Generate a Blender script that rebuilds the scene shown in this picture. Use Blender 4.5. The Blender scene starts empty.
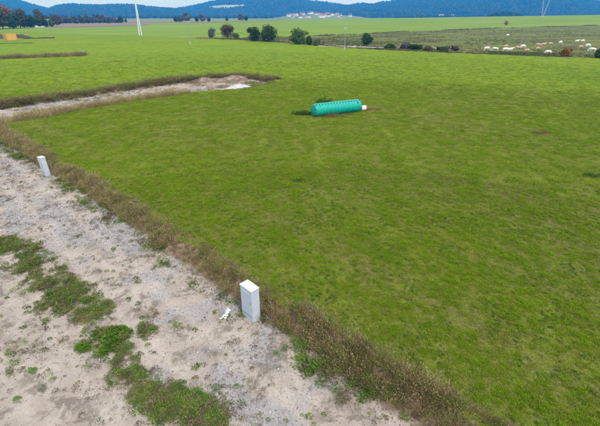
import bpy, bmesh, math, random
import numpy as np
from mathutils import Vector, Matrix

R = math.radians
S = bpy.context.scene
COL = S.collection

# ------------------------------------------------------------------ camera
CAM_H = 10.0
FPX = 400.0                      # 24 mm on a 36 mm sensor, in 600-px units
PITCH = math.atan((213 - 16) / FPX)
cd = bpy.data.cameras.new('camera'); cam = bpy.data.objects.new('camera', cd); COL.objects.link(cam)
cd.lens = 24; cd.sensor_width = 36; cd.clip_start = 0.1; cd.clip_end = 40000
cam.location = (0, 0, CAM_H); cam.rotation_euler = (math.pi / 2 - PITCH, 0, 0)
S.camera = cam

# ------------------------------------------------------------------ world, sun, exposure
SUN_EL, SUN_AZ = 52.0, 150.0      # azimuth clockwise from +Y
W = bpy.data.worlds.new('World'); S.world = W; W.use_nodes = True
wn = W.node_tree.nodes; wl = W.node_tree.links
bg = wn['Background']
sky = wn.new('ShaderNodeTexSky'); sky.sky_type = 'NISHITA'; sky.sun_disc = False
sky.sun_elevation = R(SUN_EL); sky.sun_rotation = R(SUN_AZ); sky.dust_density = 2.0; sky.air_density = 1.0
tc = wn.new('ShaderNodeTexCoord')
cn = wn.new('ShaderNodeTexNoise'); cn.inputs['Scale'].default_value = 2.2; cn.inputs['Detail'].default_value = 6
mp = wn.new('ShaderNodeMapping'); mp.inputs['Scale'].default_value = (1, 1, 4)
wl.new(tc.outputs['Generated'], mp.inputs['Vector']); wl.new(mp.outputs[0], cn.inputs['Vector'])
cr = wn.new('ShaderNodeValToRGB')
cr.color_ramp.elements[0].position = .3; cr.color_ramp.elements[0].color = (6.0, 6.6, 8.0, 1)
cr.color_ramp.elements[1].position = .7; cr.color_ramp.elements[1].color = (7.6, 8.1, 9.2, 1)
wl.new(cn.outputs['Fac'], cr.inputs[0])
mx = wn.new('ShaderNodeMixRGB'); mx.inputs[0].default_value = .8
wl.new(sky.outputs[0], mx.inputs[1]); wl.new(cr.outputs[0], mx.inputs[2])
wl.new(mx.outputs[0], bg.inputs[0]); bg.inputs[1].default_value = 0.108
sd_ = bpy.data.lights.new('sun', 'SUN'); sun = bpy.data.objects.new('sun', sd_); COL.objects.link(sun)
sd_.energy = 1.5; sd_.angle = R(11); sd_.color = (1, .96, .9)
sv = Vector((math.sin(R(SUN_AZ)) * math.cos(R(SUN_EL)), math.cos(R(SUN_AZ)) * math.cos(R(SUN_EL)), math.sin(R(SUN_EL))))
sun.rotation_euler = sv.to_track_quat('Z', 'Y').to_euler()
sun.location = (0, 0, 60)
S.view_settings.view_transform = 'Standard'; S.view_settings.look = 'None'
S.view_settings.exposure = 0.85; S.view_settings.gamma = 1; S.view_settings.use_curve_mapping = False
S.render.engine = 'CYCLES'
S.cycles.volume_bounces = 0; S.cycles.max_bounces = 4; S.cycles.diffuse_bounces = 2
S.cycles.transparent_max_bounces = 8

# ------------------------------------------------------------------ small maths
rng = np.random.default_rng(7)
random.seed(7)

def sstep(a, b, x):
    t = np.clip((np.asarray(x, float) - a) / (b - a), 0, 1); return t * t * (3 - 2 * t)

_perm = np.random.default_rng(3).random((256, 256))
def vnoise(x, y, f, o=0):
    x = np.asarray(x, float) * f + 37.3 * o + 500; y = np.asarray(y, float) * f + 91.7 * o + 500
    xi = np.floor(x).astype(int); yi = np.floor(y).astype(int); u = x - xi; v = y - yi
    u = u * u * (3 - 2 * u); v = v * v * (3 - 2 * v)
    g = lambda a, b: _perm[a % 256, b % 256]
    return (g(xi, yi) * (1 - u) + g(xi + 1, yi) * u) * (1 - v) + (g(xi, yi + 1) * (1 - u) + g(xi + 1, yi + 1) * u) * v
def fbm(x, y, f, o=0, n=4):
    s = 0; a = .5; t = 0
    for k in range(n):
        s = s + a * vnoise(x, y, f * 2 ** k, o + k * 3); t += a; a *= .5
    return s / t            # 0..1

def ray(px, py):
    x = (px - 300) / FPX; y = (213 - py) / FPX
    return x, math.cos(PITCH) + y * math.sin(PITCH), -math.sin(PITCH) + y * math.cos(PITCH)

def H(x, y):                # gentle rise of the pasture to the right, far away
    x = np.asarray(x, float); y = np.asarray(y, float)
    return np.clip(4.3 + .0145 * x, 0, 14) * sstep(190, 700, y) * (1 - sstep(760, 1300, y))

def G(px, py, z=0.0):       # point of the place that lies on the sight line, on the ground
    d = ray(px, py)
    t = np.geomspace(3, 9000, 6000); f = CAM_H + d[2] * t - z - H(d[0] * t, d[1] * t)
    k = np.argmax(f < 0) if (f < 0).any() else len(t) - 1
    k = max(k, 1); t = t[k - 1] + (t[k] - t[k - 1]) * f[k - 1] / (f[k - 1] - f[k]) if f[k] < 0 else t[k]
    return np.array([d[0] * t, d[1] * t])

def project(x, y, z):
    yy = y * math.cos(PITCH) - (z - CAM_H) * math.sin(PITCH); up = y * math.sin(PITCH) + (z - CAM_H) * math.cos(PITCH)
    yy = np.maximum(yy, .01)
    return 300 + FPX * x / yy, 213 - FPX * up / yy

# ------------------------------------------------------------------ track outline
LZ = -0.42                  # level of the stripped track below the meadow
A_PX = [(480, 426), (430, 394), (380, 365), (340, 338), (300, 314), (268, 297), (235, 275), (197, 248), (160, 225), (125, 201), (90, 180), (64, 166), (40, 152), (18, 139), (4, 131)]
edgeA = [G(*p) for p in A_PX]
edgeA = [edgeA[0] * 2 - edgeA[2] + np.array([.3, 0])] + edgeA
corner = [np.array(c) for c in [(-30.6, 40.6), (-30.9, 42.0), (-30.2, 43.5)]]
edgeB = corner[1:] + [G(*p) for p in [(35, 118), (65, 111), (100, 105), (145, 98), (190, 92.5), (235, 89), (268, 85)]]
edgeC = [G(*p) for p in [(276, 80), (250, 76.5), (215, 76), (175, 80.5), (130, 87), (95, 92), (60, 97), (30, 101), (0, 105), (-40, 111)]]
POLY = np.array(edgeA + corner[:1] + edgeB + edgeC + [np.array(q) for q in [(-70, 38), (-90, 25), (-90, 0), (8, 0)]])

def lane_sd(x, y):          # signed distance, negative inside the track
    x = np.asarray(x, float).ravel(); y = np.asarray(y, float).ravel()
    d = np.full(x.shape, 1e9); ins = np.zeros(x.shape, bool)
    n = len(POLY)
    for i in range(n):
        a = POLY[i]; b = POLY[(i + 1) % n]; e = b - a
        t = np.clip(((x - a[0]) * e[0] + (y - a[1]) * e[1]) / (e @ e), 0, 1)
        d = np.minimum(d, np.hypot(x - a[0] - t * e[0], y - a[1] - t * e[1]))
        c = ((a[1] > y) != (b[1] > y))
        with np.errstate(divide='ignore', invalid='ignore'):
            xc = (b[0] - a[0]) * (y - a[1]) / (b[1] - a[1]) + a[0]
        ins ^= c & (x < xc)
    d = np.where(ins, -d, d)
    return d + .5 * (fbm(x, y, .55, 4, 2) - .5) + .22 * (fbm(x, y, 2.2, 8, 2) - .5)

def terrain(x, y, sd=None):
    x = np.asarray(x, float).ravel(); y = np.asarray(y, float).ravel()
    if sd is None: sd = lane_sd(x, y)
    r = np.hypot(x, y)
    m = 1 - sstep(-.85, .15, sd)
    f = 1 - sstep(70, 92, r)
    bump = .05 * (fbm(x, y, .3, 1) - .5) + .012 * (fbm(x, y, 1.8, 2) - .5)
    lane = LZ + .10 * (fbm(x, y, .35, 5) - .5) + .05 * (fbm(x, y, 1.6, 6) - .5) + .025 * (fbm(x, y, 6, 7, 2) - .5)
    v = x * .70 + y * .714 + .25 * (fbm(x, y, .18, 15, 2) - .5)
    for v0 in (5.6, 3.9, 1.7, .1, -2.4): lane = lane - .05 * np.exp(-((v - v0) / .20) ** 2) + .02 * np.exp(-((np.abs(v - v0) - .38) / .12) ** 2)
    z = m * lane + (1 - m) * bump
    z = z + .10 * np.exp(-((sd - .25) / .35) ** 2)
    face = np.exp(-((sd + .35) / .3) ** 2)
    z = z + face * .14 * (fbm(x, y, 4, 12, 3) - .5)
    return z * f

def near_z(x, y):
    r = np.hypot(x, y)
    return np.where(r < 94, terrain(x, y), H(x, y))

def P(px, py, lane=False):
    q = G(px, py, LZ if lane else 0); z = float(near_z(np.array([q[0]]), np.array([q[1]]))[0])
    return Vector((q[0], q[1], z))

# gravel density on the track
def gravel(x, y):
    g = fbm(x, y, .22, 21, 3) * .7 + fbm(x, y, .9, 24, 2) * .5
    # the lay of the stone: a band down the middle of the main track
    u = (np.asarray(x) + .95 * np.asarray(y)) / 1.38
    ax = np.abs((np.asarray(x) * .69 + np.asarray(y) * .72) - 4.6)
    return np.clip(sstep(.50, .80, g + .14 * np.exp(-(ax / 2.6) ** 2)), 0, 1)

# ------------------------------------------------------------------ material helpers
class NT:
    def __init__(s, name):
        s.m = bpy.data.materials.new(name); s.m.use_nodes = True
        s.t = s.m.node_tree; s.n = s.t.nodes; s.l = s.t.links; s.b = s.n['Principled BSDF']
        s.b.inputs['Specular IOR Level'].default_value = .06
    def node(s, ty, **kw):
        n = s.n.new(ty)
        for k, v in kw.items(): setattr(n, k, v)
        return n
    def link(s, a, b): s.l.new(a, b)
    def pos(s): return s.node('ShaderNodeNewGeometry').outputs['Position']
    def obj(s): return s.node('ShaderNodeTexCoord').outputs['Object']
    def noise(s, scale, detail=4, rough=.55, vec=None, stretch=None, dist=0):
        v = vec or s.pos()
        if stretch:
            m = s.node('ShaderNodeMapping'); m.inputs['Scale'].default_value = stretch[:3]
            if len(stretch) > 3: m.inputs['Rotation'].default_value = (0, 0, stretch[3])
            s.link(v, m.inputs[0]); v = m.outputs[0]
        n = s.node('ShaderNodeTexNoise'); n.inputs['Scale'].default_value = scale
        n.inputs['Detail'].default_value = detail; n.inputs['Roughness'].default_value = rough
        n.inputs['Distortion'].default_value = dist
        s.link(v, n.inputs['Vector']); return n.outputs['Fac']
    def ramp(s, fac, stops):
        r = s.node('ShaderNodeValToRGB'); e = r.color_ramp.elements
        while len(e) < len(stops): e.new(.5)
        for el, (p, c) in zip(e, stops):
            el.position = p; el.color = (*c, 1) if len(c) == 3 else c
        s.link(fac, r.inputs[0]); return r.outputs[0]
    def mask(s, fac, a, b):
        r = s.node('ShaderNodeMapRange'); r.interpolation_type = 'SMOOTHSTEP'
        r.inputs['From Min'].default_value = a; r.inputs['From Max'].default_value = b
        s.link(fac, r.inputs['Value']); return r.outputs[0]
    def mix(s, f, a, b, mode='MIX'):
        n = s.node('ShaderNodeMixRGB', blend_type=mode)
        for i, v in enumerate((f, a, b)):
            if hasattr(v, 'is_linked'): s.link(v, n.inputs[i])
            elif i == 0: n.inputs[0].default_value = v
            else: n.inputs[i].default_value = (*v, 1)
        return n.outputs[0]
    def math(s, op, a, b=0.):
        n = s.node('ShaderNodeMath', operation=op)
        for i, v in enumerate((a, b)):
            if hasattr(v, 'is_linked'): s.link(v, n.inputs[i])
            else: n.inputs[i].default_value = v
        return n.outputs[0]
    def attr(s, name, ty='GEOMETRY'):
        n = s.node('ShaderNodeAttribute', attribute_name=name, attribute_type=ty); return n.outputs['Fac']
    def bump(s, h, strength=.5, dist=.02):
        n = s.node('ShaderNodeBump'); n.inputs['Strength'].default_value = strength; n.inputs['Distance'].default_value = dist
        s.link(h, n.inputs['Height']); s.link(n.outputs[0], s.b.inputs['Normal'])
    def upnormal(s, w):
        g = s.node('ShaderNodeNewGeometry').outputs['Normal']
        a = s.node('ShaderNodeVectorMath', operation='SCALE'); s.link(g, a.inputs[0]); a.inputs['Scale'].default_value = 1 - w
        b = s.node('ShaderNodeVectorMath', operation='ADD'); s.link(a.outputs[0], b.inputs[0]); b.inputs[1].default_value = (0, 0, w)
        c = s.node('ShaderNodeVectorMath', operation='NORMALIZE'); s.link(b.outputs[0], c.inputs[0]); s.link(c.outputs[0], s.b.inputs['Normal'])
    def out(s, col, rough=.8, metal=0.):
        if hasattr(col, 'is_linked'): s.link(col, s.b.inputs['Base Color'])
        else: s.b.inputs['Base Color'].default_value = (*col, 1)
        s.b.inputs['Roughness'].default_value = rough; s.b.inputs['Metallic'].default_value = metal
        return s.m

def simple(name, c, rough=.7, var=.15, scale=3., metal=0.):
    t = NT(name); n = t.noise(scale, 4, .6, vec=t.obj())
    lo = tuple(v * (1 - var) for v in c); hi = tuple(min(1, v * (1 + var)) for v in c)
    if rough < .6: t.b.inputs['Specular IOR Level'].default_value = .4
    return t.out(t.ramp(n, [(.3, lo), (.7, hi)]), rough, metal)

def meadow_colour(t):
    """shared by the sward's ground and the blades: world-space patches of green, olive and straw"""
    big = t.noise(.045, 4, .55)
    mid = t.noise(.45, 5, .62)
    c = t.ramp(mid, [(.30, (.095, .165, .005)), (.48, (.145, .220, .006)), (.62, (.180, .255, .008)), (.78, (.210, .250, .020))])
    c = t.mix(t.math('MULTIPLY', t.mask(big, .52, .72), .4), c, (.215, .255, .014))
    c = t.mix(t.math('MULTIPLY', t.mask(big, .48, .30), .35), c, (.075, .165, .010))
    return c

def mat_terrain():
    t = NT('terrain_soil_and_sward')
    soil = t.attr('soil'); grav = t.attr('gravel')
    # sward
    c = meadow_colour(t)
    fine = t.noise(6.5, 6, .75); fine2 = t.noise(2.2, 5, .7); fine3 = t.noise(22, 4, .75)
    th = t.ramp(fine3, [(.36, (.026, .036, .003)), (.48, (.095, .115, .009)), (.58, (.180, .190, .020)), (.72, (.36, .33, .13))])
    c = t.mix(t.math('MULTIPLY', t.attr('thatch'), .8), c, th)
    c = t.mix(t.math('MULTIPLY', t.mask(fine, .48, .68), .5), c, (.070, .110, .012))
    c = t.mix(t.math('MULTIPLY', t.mask(fine2, .52, .70), .30), c, (.190, .185, .045))
    strk = t.noise(.5, 3, .5, stretch=(1.6, .06, 1, R(-43)))
    c = t.mix(t.math('MULTIPLY', t.mask(strk, .54, .7), .3), c, (.20, .26, .03))
    strk2 = t.noise(.5, 3, .5, stretch=(.05, .9, 1, R(8)))
    c = t.mix(t.math('MULTIPLY', t.mask(strk2, .55, .72), .28), c, (.05, .125, .012))
    # bare sandy track
    n1 = t.noise(.8, 6, .65); n2 = t.noise(7, 5, .7); n3 = t.noise(38, 3, .6)
    sand = t.ramp(n1, [(.28, (.29, .235, .185)), (.5, (.395, .33, .27)), (.72, (.50, .43, .365))])
    sand = t.mix(t.math('MULTIPLY', t.mask(n2, .54, .72), .45), sand, (.21, .165, .13))
    sand = t.mix(t.math('MULTIPLY', t.mask(n3, .52, .66), .55), sand, (.22, .18, .15))
    sand = t.mix(t.math('MULTIPLY', t.mask(t.noise(16, 4, .7), .56, .68), .5), sand, (.19, .155, .125))
    sand = t.mix(t.math('MULTIPLY', t.mask(t.noise(27, 3, .7), .60, .70), .5), sand, (.62, .57, .52))
    v = t.node('ShaderNodeTexVoronoi'); v.inputs['Scale'].default_value = 30; t.link(t.pos(), v.inputs['Vector'])
    peb = t.mix(.55, (.22, .215, .235), v.outputs['Color'], 'OVERLAY')
    hs = t.node('ShaderNodeHueSaturation'); hs.inputs['Saturation'].default_value = .12; t.link(peb, hs.inputs['Color'])
    g2 = t.mask(t.math('ADD', grav, t.math('MULTIPLY', t.math('SUBTRACT', n2, .5), .9)), .35, .75)
    lane = t.mix(t.math('MULTIPLY', g2, .6), sand, hs.outputs[0])
    org = t.noise(1.3, 6, .72, dist=.4)
    lane = t.mix(t.math('MULTIPLY', t.mask(org, .49, .62), .7), lane, (.135, .11, .085))
    # compacted wheel tracks: finer, paler sand
    lane = t.mix(t.math('MULTIPLY', t.attr('rut'), .55), lane, t.ramp(t.noise(9, 5, .7), [(.35, (.36, .30, .245)), (.65, (.53, .46, .39))]))
    # bank: darker cut earth
    bank = t.attr('bank')
    earth = t.ramp(t.noise(4, 6, .75), [(.32, (.060, .040, .024)), (.52, (.17, .115, .070)), (.72, (.34, .25, .17))])
    lane = t.mix(bank, lane, earth)
    edge = t.mask(t.math('ADD', soil, t.math('MULTIPLY', t.math('SUBTRACT', t.noise(2.4, 5, .7), .5), .6)), .38, .62)
    c = t.mix(edge, c, lane)
    h = t.mix(.5, t.noise(12, 5, .7), t.noise(45, 3, .6))
    t.bump(h, .75, .05)
    return t.out(c, .95)

def mat_blade(name, dead=.0):
    t = NT(name)
    c = meadow_colour(t)
    tint = t.attr('tint', 'INSTANCER')
    k = t.ramp(tint, [(0, (.40, .34, .16)), (.10, (.29, .25, .085)), (.24, (.190, .205, .018)), (.44, (.175, .245, .008)), (.66, (.150, .275, .006)), (.86, (.190, .340, .007)), (1, (.32, .40, .02))])
    c = t.mix(.72, c, k)
    tr = t.node('ShaderNodeBsdfTranslucent'); t.link(c, tr.inputs['Color'])
    mxs = t.node('ShaderNodeMixShader'); mxs.inputs[0].default_value = .25
    t.upnormal(.65); m = t.out(c, .6)
    t.link(t.b.outputs[0], mxs.inputs[1]); t.link(tr.outputs[0], mxs.inputs[2])
    t.link(mxs.outputs[0], t.n['Material Output'].inputs[0])
    return m

def mat_tint(name, stops, transl=.2, rough=.75, up=0):
    t = NT(name); c = t.ramp(t.attr('tint', 'INSTANCER'), stops)
    n = t.noise(9, 3, .6); c = t.mix(t.math('MULTIPLY', t.mask(n, .45, .7), .4), c, (.0, .0, .0), 'MIX') if False else c
    tr = t.node('ShaderNodeBsdfTranslucent'); t.link(c, tr.inputs['Color'])
    mxs = t.node('ShaderNodeMixShader'); mxs.inputs[0].default_value = transl
    if up: t.upnormal(up)
    m = t.out(c, rough)
    t.link(t.b.outputs[0], mxs.inputs[1]); t.link(tr.outputs[0], mxs.inputs[2])
    t.link(mxs.outputs[0], t.n['Material Output'].inputs[0])
    return m

MT = {}
MT['terrain'] = mat_terrain()
MT['blade'] = mat_blade('grass_blades')
MT['dry'] = mat_tint('dry_grass', [(0, (.075, .052, .026)), (.20, (.185, .128, .060)), (.42, (.33, .245, .120)), (.60, (.47, .375, .205)), (.70, (.20, .20, .050)), (1, (.10, .17, .025))], .3, up=.3)
MT['weed'] = mat_tint('weed_leaves', [(0, (.045, .10, .015)), (.35, (.075, .16, .018)), (.65, (.12, .21, .02)), (.85, (.19, .23, .04)), (1, (.20, .18, .06))], .25, up=.45)
MT['brush'] = mat_tint('brown_brush', [(0, (.075, .055, .035)), (.5, (.17, .125, .08)), (.8, (.11, .12, .04)), (1, (.26, .20, .13))], .15)
MT['stone'] = mat_tint('pebbles', [(0, (.10, .09, .085)), (.3, (.20, .19, .19)), (.6, (.32, .30, .30)), (.85, (.44, .38, .32)), (1, (.62, .59, .56))], 0.0, .85)
MT['clod'] = mat_tint('earth_clods', [(0, (.10, .07, .05)), (.6, (.20, .15, .11)), (1, (.33, .26, .2))], 0, .95)

# ------------------------------------------------------------------ object helpers
def link(o, parent=None):
    COL.objects.link(o)
    if parent is not None: o.parent = parent
    return o
def tag(o, label=None, cat=None, group=None, kind=None):
    if label: o['label'] = label
    if cat: o['category'] = cat
    if group: o['group'] = group
    if kind: o['kind'] = kind
    return o
def empty(name, loc, rz=0.):
    o = bpy.data.objects.new(name, None); o.location = loc; o.rotation_euler = (0, 0, rz); o.empty_display_size = .3
    return link(o)
def mesh_obj(name, verts, faces, mat, parent=None, smooth=False):
    me = bpy.data.meshes.new(name); me.from_pydata([tuple(v) for v in verts], [], [tuple(f) for f in faces]); me.update()
    if mat: me.materials.append(mat)
    if smooth: me.polygons.foreach_set('use_smooth', [True] * len(me.polygons))
    return link(bpy.data.objects.new(name, me), parent)
def bm_obj(name, bm, mat, parent=None, smooth=False):
    me = bpy.data.meshes.new(name); bmesh.ops.recalc_face_normals(bm, faces=bm.faces); bm.to_mesh(me); bm.free()
    if mat: me.materials.append(mat)
    if smooth: me.polygons.foreach_set('use_smooth', [True] * len(me.polygons))
    return link(bpy.data.objects.new(name, me), parent)
def box(bm, x0, x1, y0, y1, z0, z1, bevel=0., M=None):
    r = bmesh.ops.create_cube(bm, size=1)
    vs = r['verts']
    for v in vs:
        v.co = Vector(((x0 + x1) / 2 + v.co.x * (x1 - x0), (y0 + y1) / 2 + v.co.y * (y1 - y0), (z0 + z1) / 2 + v.co.z * (z1 - z0)))
        if M: v.co = M @ v.co
    if bevel:
        es = list({e for v in vs for e in v.link_edges})
        bmesh.ops.bevel(bm, geom=es, offset=bevel, segments=2, affect='EDGES', profile=.7)
def tube(bm, a, b, r0, r1=None, n=8, cap=True):
    a = Vector(a); b = Vector(b); r1 = r0 if r1 is None else r1
    d = (b - a).normalized(); u = d.orthogonal().normalized(); w = d.cross(u)
    c0 = [bm.verts.new(a + r0 * (math.cos(k * 2 * math.pi / n) * u + math.sin(k * 2 * math.pi / n) * w)) for k in range(n)]
    c1 = [bm.verts.new(b + r1 * (math.cos(k * 2 * math.pi / n) * u + math.sin(k * 2 * math.pi / n) * w)) for k in range(n)]
    for k in range(n): bm.faces.new((c0[k], c0[(k + 1) % n], c1[(k + 1) % n], c1[k]))
    if cap: bm.faces.new(c0[::-1]); bm.faces.new(c1)
def copy_tree(o, parent=None):
    c = o.copy(); COL.objects.link(c); c.parent = parent
    for ch in list(o.children): copy_tree(ch, c)
    return c

# ------------------------------------------------------------------ scatter by geometry nodes (stuff and plants)
def source_set(name, meshes):
    c = bpy.data.collections.new(name)
    for i, me in enumerate(meshes):
        c.objects.link(bpy.data.objects.new('%s_%02d' % (name, i), me))
    return c, len(meshes)

def scatter(name, pts, scl, src, mat_unused=None, tilt=.15, tint=None, origin=None, r_=None, rot=None):
    g = r_ or rng; n = len(pts)
    o0 = np.array(origin if origin is not None else (0, 0, 0), float)
    me = bpy.data.meshes.new(name); me.vertices.add(n)
    me.vertices.foreach_set('co', (np.asarray(pts, float) - o0).astype(np.float32).ravel())
    if rot is None: rot = np.stack([g.normal(0, tilt, n), g.normal(0, tilt, n), g.random(n) * 6.283], 1)
    a = me.attributes.new('rot', 'FLOAT_VECTOR', 'POINT'); a.data.foreach_set('vector', rot.astype(np.float32).ravel())
    s3 = np.asarray(scl, float); s3 = np.repeat(s3[:, None], 3, 1) if s3.ndim == 1 else s3
    a = me.attributes.new('scl', 'FLOAT_VECTOR', 'POINT'); a.data.foreach_set('vector', s3.astype(np.float32).ravel())
    a = me.attributes.new('pick', 'INT', 'POINT'); a.data.foreach_set('value', g.integers(0, src[1], n).astype(np.int32))
    a = me.attributes.new('tint', 'FLOAT', 'POINT'); a.data.foreach_set('value', (g.random(n) if tint is None else np.asarray(tint)).astype(np.float32))
    o = link(bpy.data.objects.new(name, me)); o.location = o0
    key = 'scatter_' + src[0].name
    ng = bpy.data.node_groups.get(key)
    if not ng:
        ng = bpy.data.node_groups.new(key, 'GeometryNodeTree')
        ng.interface.new_socket('Geometry', in_out='INPUT', socket_type='NodeSocketGeometry')
        ng.interface.new_socket('Geometry', in_out='OUTPUT', socket_type='NodeSocketGeometry')
        N = ng.nodes; gi = N.new('NodeGroupInput'); go = N.new('NodeGroupOutput')
        m2p = N.new('GeometryNodeMeshToPoints')
        ci = N.new('GeometryNodeCollectionInfo'); ci.inputs['Collection'].default_value = src[0]
        ci.inputs['Separate Children'].default_value = True; ci.inputs['Reset Children'].default_value = True
        io = N.new('GeometryNodeInstanceOnPoints'); io.inputs['Pick Instance'].default_value = True
        def na(nm, ty):
            q = N.new('GeometryNodeInputNamedAttribute'); q.data_type = ty; q.inputs['Name'].default_value = nm
            return [s for s in q.outputs if s.enabled][0]
        ng.links.new(gi.outputs[0], m2p.inputs['Mesh']); ng.links.new(m2p.outputs[0], io.inputs['Points'])
        ng.links.new(ci.outputs[0], io.inputs['Instance'])
        ng.links.new(na('pick', 'INT'), io.inputs['Instance Index'])
        e2r = N.new('FunctionNodeEulerToRotation'); ng.links.new(na('rot', 'FLOAT_VECTOR'), e2r.inputs[0])
        ng.links.new(e2r.outputs[0], io.inputs['Rotation']); ng.links.new(na('scl', 'FLOAT_VECTOR'), io.inputs['Scale'])
        ng.links.new(io.outputs[0], go.inputs[0])
    md = o.modifiers.new('scatter', 'NODES'); md.node_group = ng
    return o

def blade_tuft(name, mat, n, h, spread, width, lean, seed, heads=0., seg=2):
    g = random.Random(seed); V = []; Fc = []
    for k in range(n):
        a = g.random() * 6.283; rr = spread * math.sqrt(g.random())
        b = Vector((rr * math.cos(a), rr * math.sin(a), -.02 * h / .1))
        la = a + g.uniform(-1.2, 1.2); L = h * g.uniform(.45, 1.1); ln = lean * g.uniform(.2, 1.3)
        d = Vector((math.cos(la), math.sin(la), 0)); fa = g.random() * 6.283; side = Vector((math.cos(fa), math.sin(fa), 0)) * width * g.uniform(.6, 1.2)
        i0 = len(V)
        for s in range(seg + 1):
            f = s / seg; c = b + d * (ln * L * f * f) + Vector((0, 0, L * (f - .25 * ln * f * f)))
            w = side * (1 - .85 * f)
            V += [c - w, c + w]
        for s in range(seg):
            j = i0 + 2 * s; Fc.append((j, j + 1, j + 3, j + 2))
        if g.random() < heads:
            t = (V[-1] + V[-2]) / 2; w2 = side.normalized() * width * 2.4; up = d * .3 * L * .3 + Vector((0, 0, L * .2)); j = len(V)
            V += [t - w2 * .3, t + w2 + up * .5, t + up, t - w2 + up * .5]; Fc.append((j, j + 1, j + 2, j + 3))
    me = bpy.data.meshes.new(name); me.from_pydata([tuple(v) for v in V], [], Fc); me.materials.append(mat); return me

def leaf_tuft(name, mat, n, h, spread, leaf, seed):
    g = random.Random(seed); V = []; Fc = []
    for k in range(n):
        a = g.random() * 6.283; f = g.random() ** .7; rr = spread * f
        z = h * (1 - f * f) * g.uniform(.15, 1.05)
        c = Vector((rr * math.cos(a), rr * math.sin(a), z))
        la = a + g.uniform(-.9, .9); el = g.uniform(-.35, .8)
        d = Vector((math.cos(la) * math.cos(el), math.sin(la) * math.cos(el), math.sin(el))) * leaf * g.uniform(.6, 1.3)
        s = Vector((-math.sin(la), math.cos(la), g.uniform(-.4, .4))) * leaf * g.uniform(.16, .32)
        j = len(V); V += [c, c + d * .45 + s, c + d, c + d * .45 - s]; Fc.append((j, j + 1, j + 2, j + 3))
    me = bpy.data.meshes.new(name); me.from_pydata([tuple(v) for v in V], [], Fc); me.materials.append(mat); return me

def rock_mesh(name, mat, seed, flat=.65, sub=1):
    g = random.Random(seed); bm = bmesh.new(); bmesh.ops.create_icosphere(bm, subdivisions=sub, radius=.5)
    for v in bm.verts:
        v.co *= g.uniform(.72, 1.15); v.co.z *= flat; v.co.x *= 1.15
    me = bpy.data.meshes.new(name); bm.to_mesh(me); bm.free(); me.materials.append(mat); return me

SRC = {
    'grass': source_set('grass_tuft', [blade_tuft('grass_tuft', MT['blade'], 30, .050, .085, .0060, 1.0, s) for s in range(6)] + [leaf_tuft('clover_tuft', MT['blade'], 34, .030, .075, .030, 170 + s) for s in range(1)]),
    'patch': source_set('grass_patch', [blade_tuft('grass_patch', MT['blade'], 36, .085, .24, .012, 1.0, 20 + s, seg=1) for s in range(4)] + [leaf_tuft('clover_patch', MT['blade'], 40, .045, .20, .045, 180 + s) for s in range(1)]),
    'dry': source_set('dry_tuft', [blade_tuft('dry_tuft', MT['dry'], 34, .40, .16, .0055, .75, 40 + s, heads=.35, seg=3) for s in range(6)]),
    'weed': source_set('weed_tuft', [leaf_tuft('weed_tuft', MT['weed'], 46, .13, .14, .075, 60 + s) for s in range(5)] + [blade_tuft('weed_blades', MT['weed'], 30, .22, .10, .006, .9, 66, seg=2)]),
    'brush': source_set('brush_tuft', [leaf_tuft('brush_tuft', MT['brush'], 40, .15, .15, .06, 80 + s) for s in range(3)] + [blade_tuft('brush_blades', MT['brush'], 30, .20, .14, .006, 1.2, 86 + s, seg=2) for s in range(2)]),
    'mixed': source_set('mixed_weed', [leaf_tuft('mixed_leaf', MT['weed'], 46, .14, .15, .07, 140 + s) for s in range(3)] + [leaf_tuft('mixed_brush', MT['brush'], 46, .15, .16, .06, 145 + s) for s in range(3)] + [blade_tuft('mixed_blades', MT['weed'], 30, .24, .12, .006, .9, 150 + s) for s in range(2)] + [blade_tuft('mixed_dry', MT['dry'], 26, .24, .14, .005, 1.0, 155 + s, heads=.2) for s in range(2)]),
    'stone': source_set('pebble', [rock_mesh('pebble', MT['stone'], 100 + s) for s in range(5)]),
    'clod': source_set('clod', [rock_mesh('clod', MT['clod'], 120 + s) for s in range(4)]),
}

# ------------------------------------------------------------------ ground: polar sheets
def ground_sheet(name, th, rr, zfun, mat, attrs=False, select=None):
    """th (cols), rr: 2D radii (rows, cols)"""
    X = rr * np.sin(th)[None, :]; Y = rr * np.cos(th)[None, :]
    return X, Y

def grid_obj(name, X, Y, Z, mat, face_mask=None, attr=None, kind='structure', smooth=True):
    nr, nc = X.shape
    idx = np.arange(nr * nc).reshape(nr, nc)
    q = np.stack([idx[:-1, :-1], idx[:-1, 1:], idx[1:, 1:], idx[1:, :-1]], -1).reshape(-1, 4)
    if face_mask is not None: q = q[face_mask.ravel()]
    used, inv = np.unique(q, return_inverse=True); q = inv.reshape(-1, 4)
    co = np.stack([X.ravel(), Y.ravel(), Z.ravel()], 1)[used].astype(np.float32)
    me = bpy.data.meshes.new(name); nq = len(q)
    me.vertices.add(len(co)); me.vertices.foreach_set('co', co.ravel())
    me.loops.add(nq * 4); me.loops.foreach_set('vertex_index', q[:, ::-1].astype(np.int32).ravel())
    me.polygons.add(nq); me.polygons.foreach_set('loop_start', np.arange(0, nq * 4, 4, dtype=np.int32))
    me.polygons.foreach_set('loop_total', np.full(nq, 4, np.int32)) if hasattr(me.polygons[0], 'loop_total') and False else None
    me.update(calc_edges=True)
    if smooth: me.polygons.foreach_set('use_smooth', np.ones(nq, bool))
    for k, v in (attr or {}).items():
        a = me.attributes.new(k, 'FLOAT', 'POINT'); a.data.foreach_set('value', v.ravel()[used].astype(np.float32))
    me.materials.append(mat); me.validate()
    o = link(bpy.data.objects.new(name, me)); tag(o, kind=kind); return o

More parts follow.
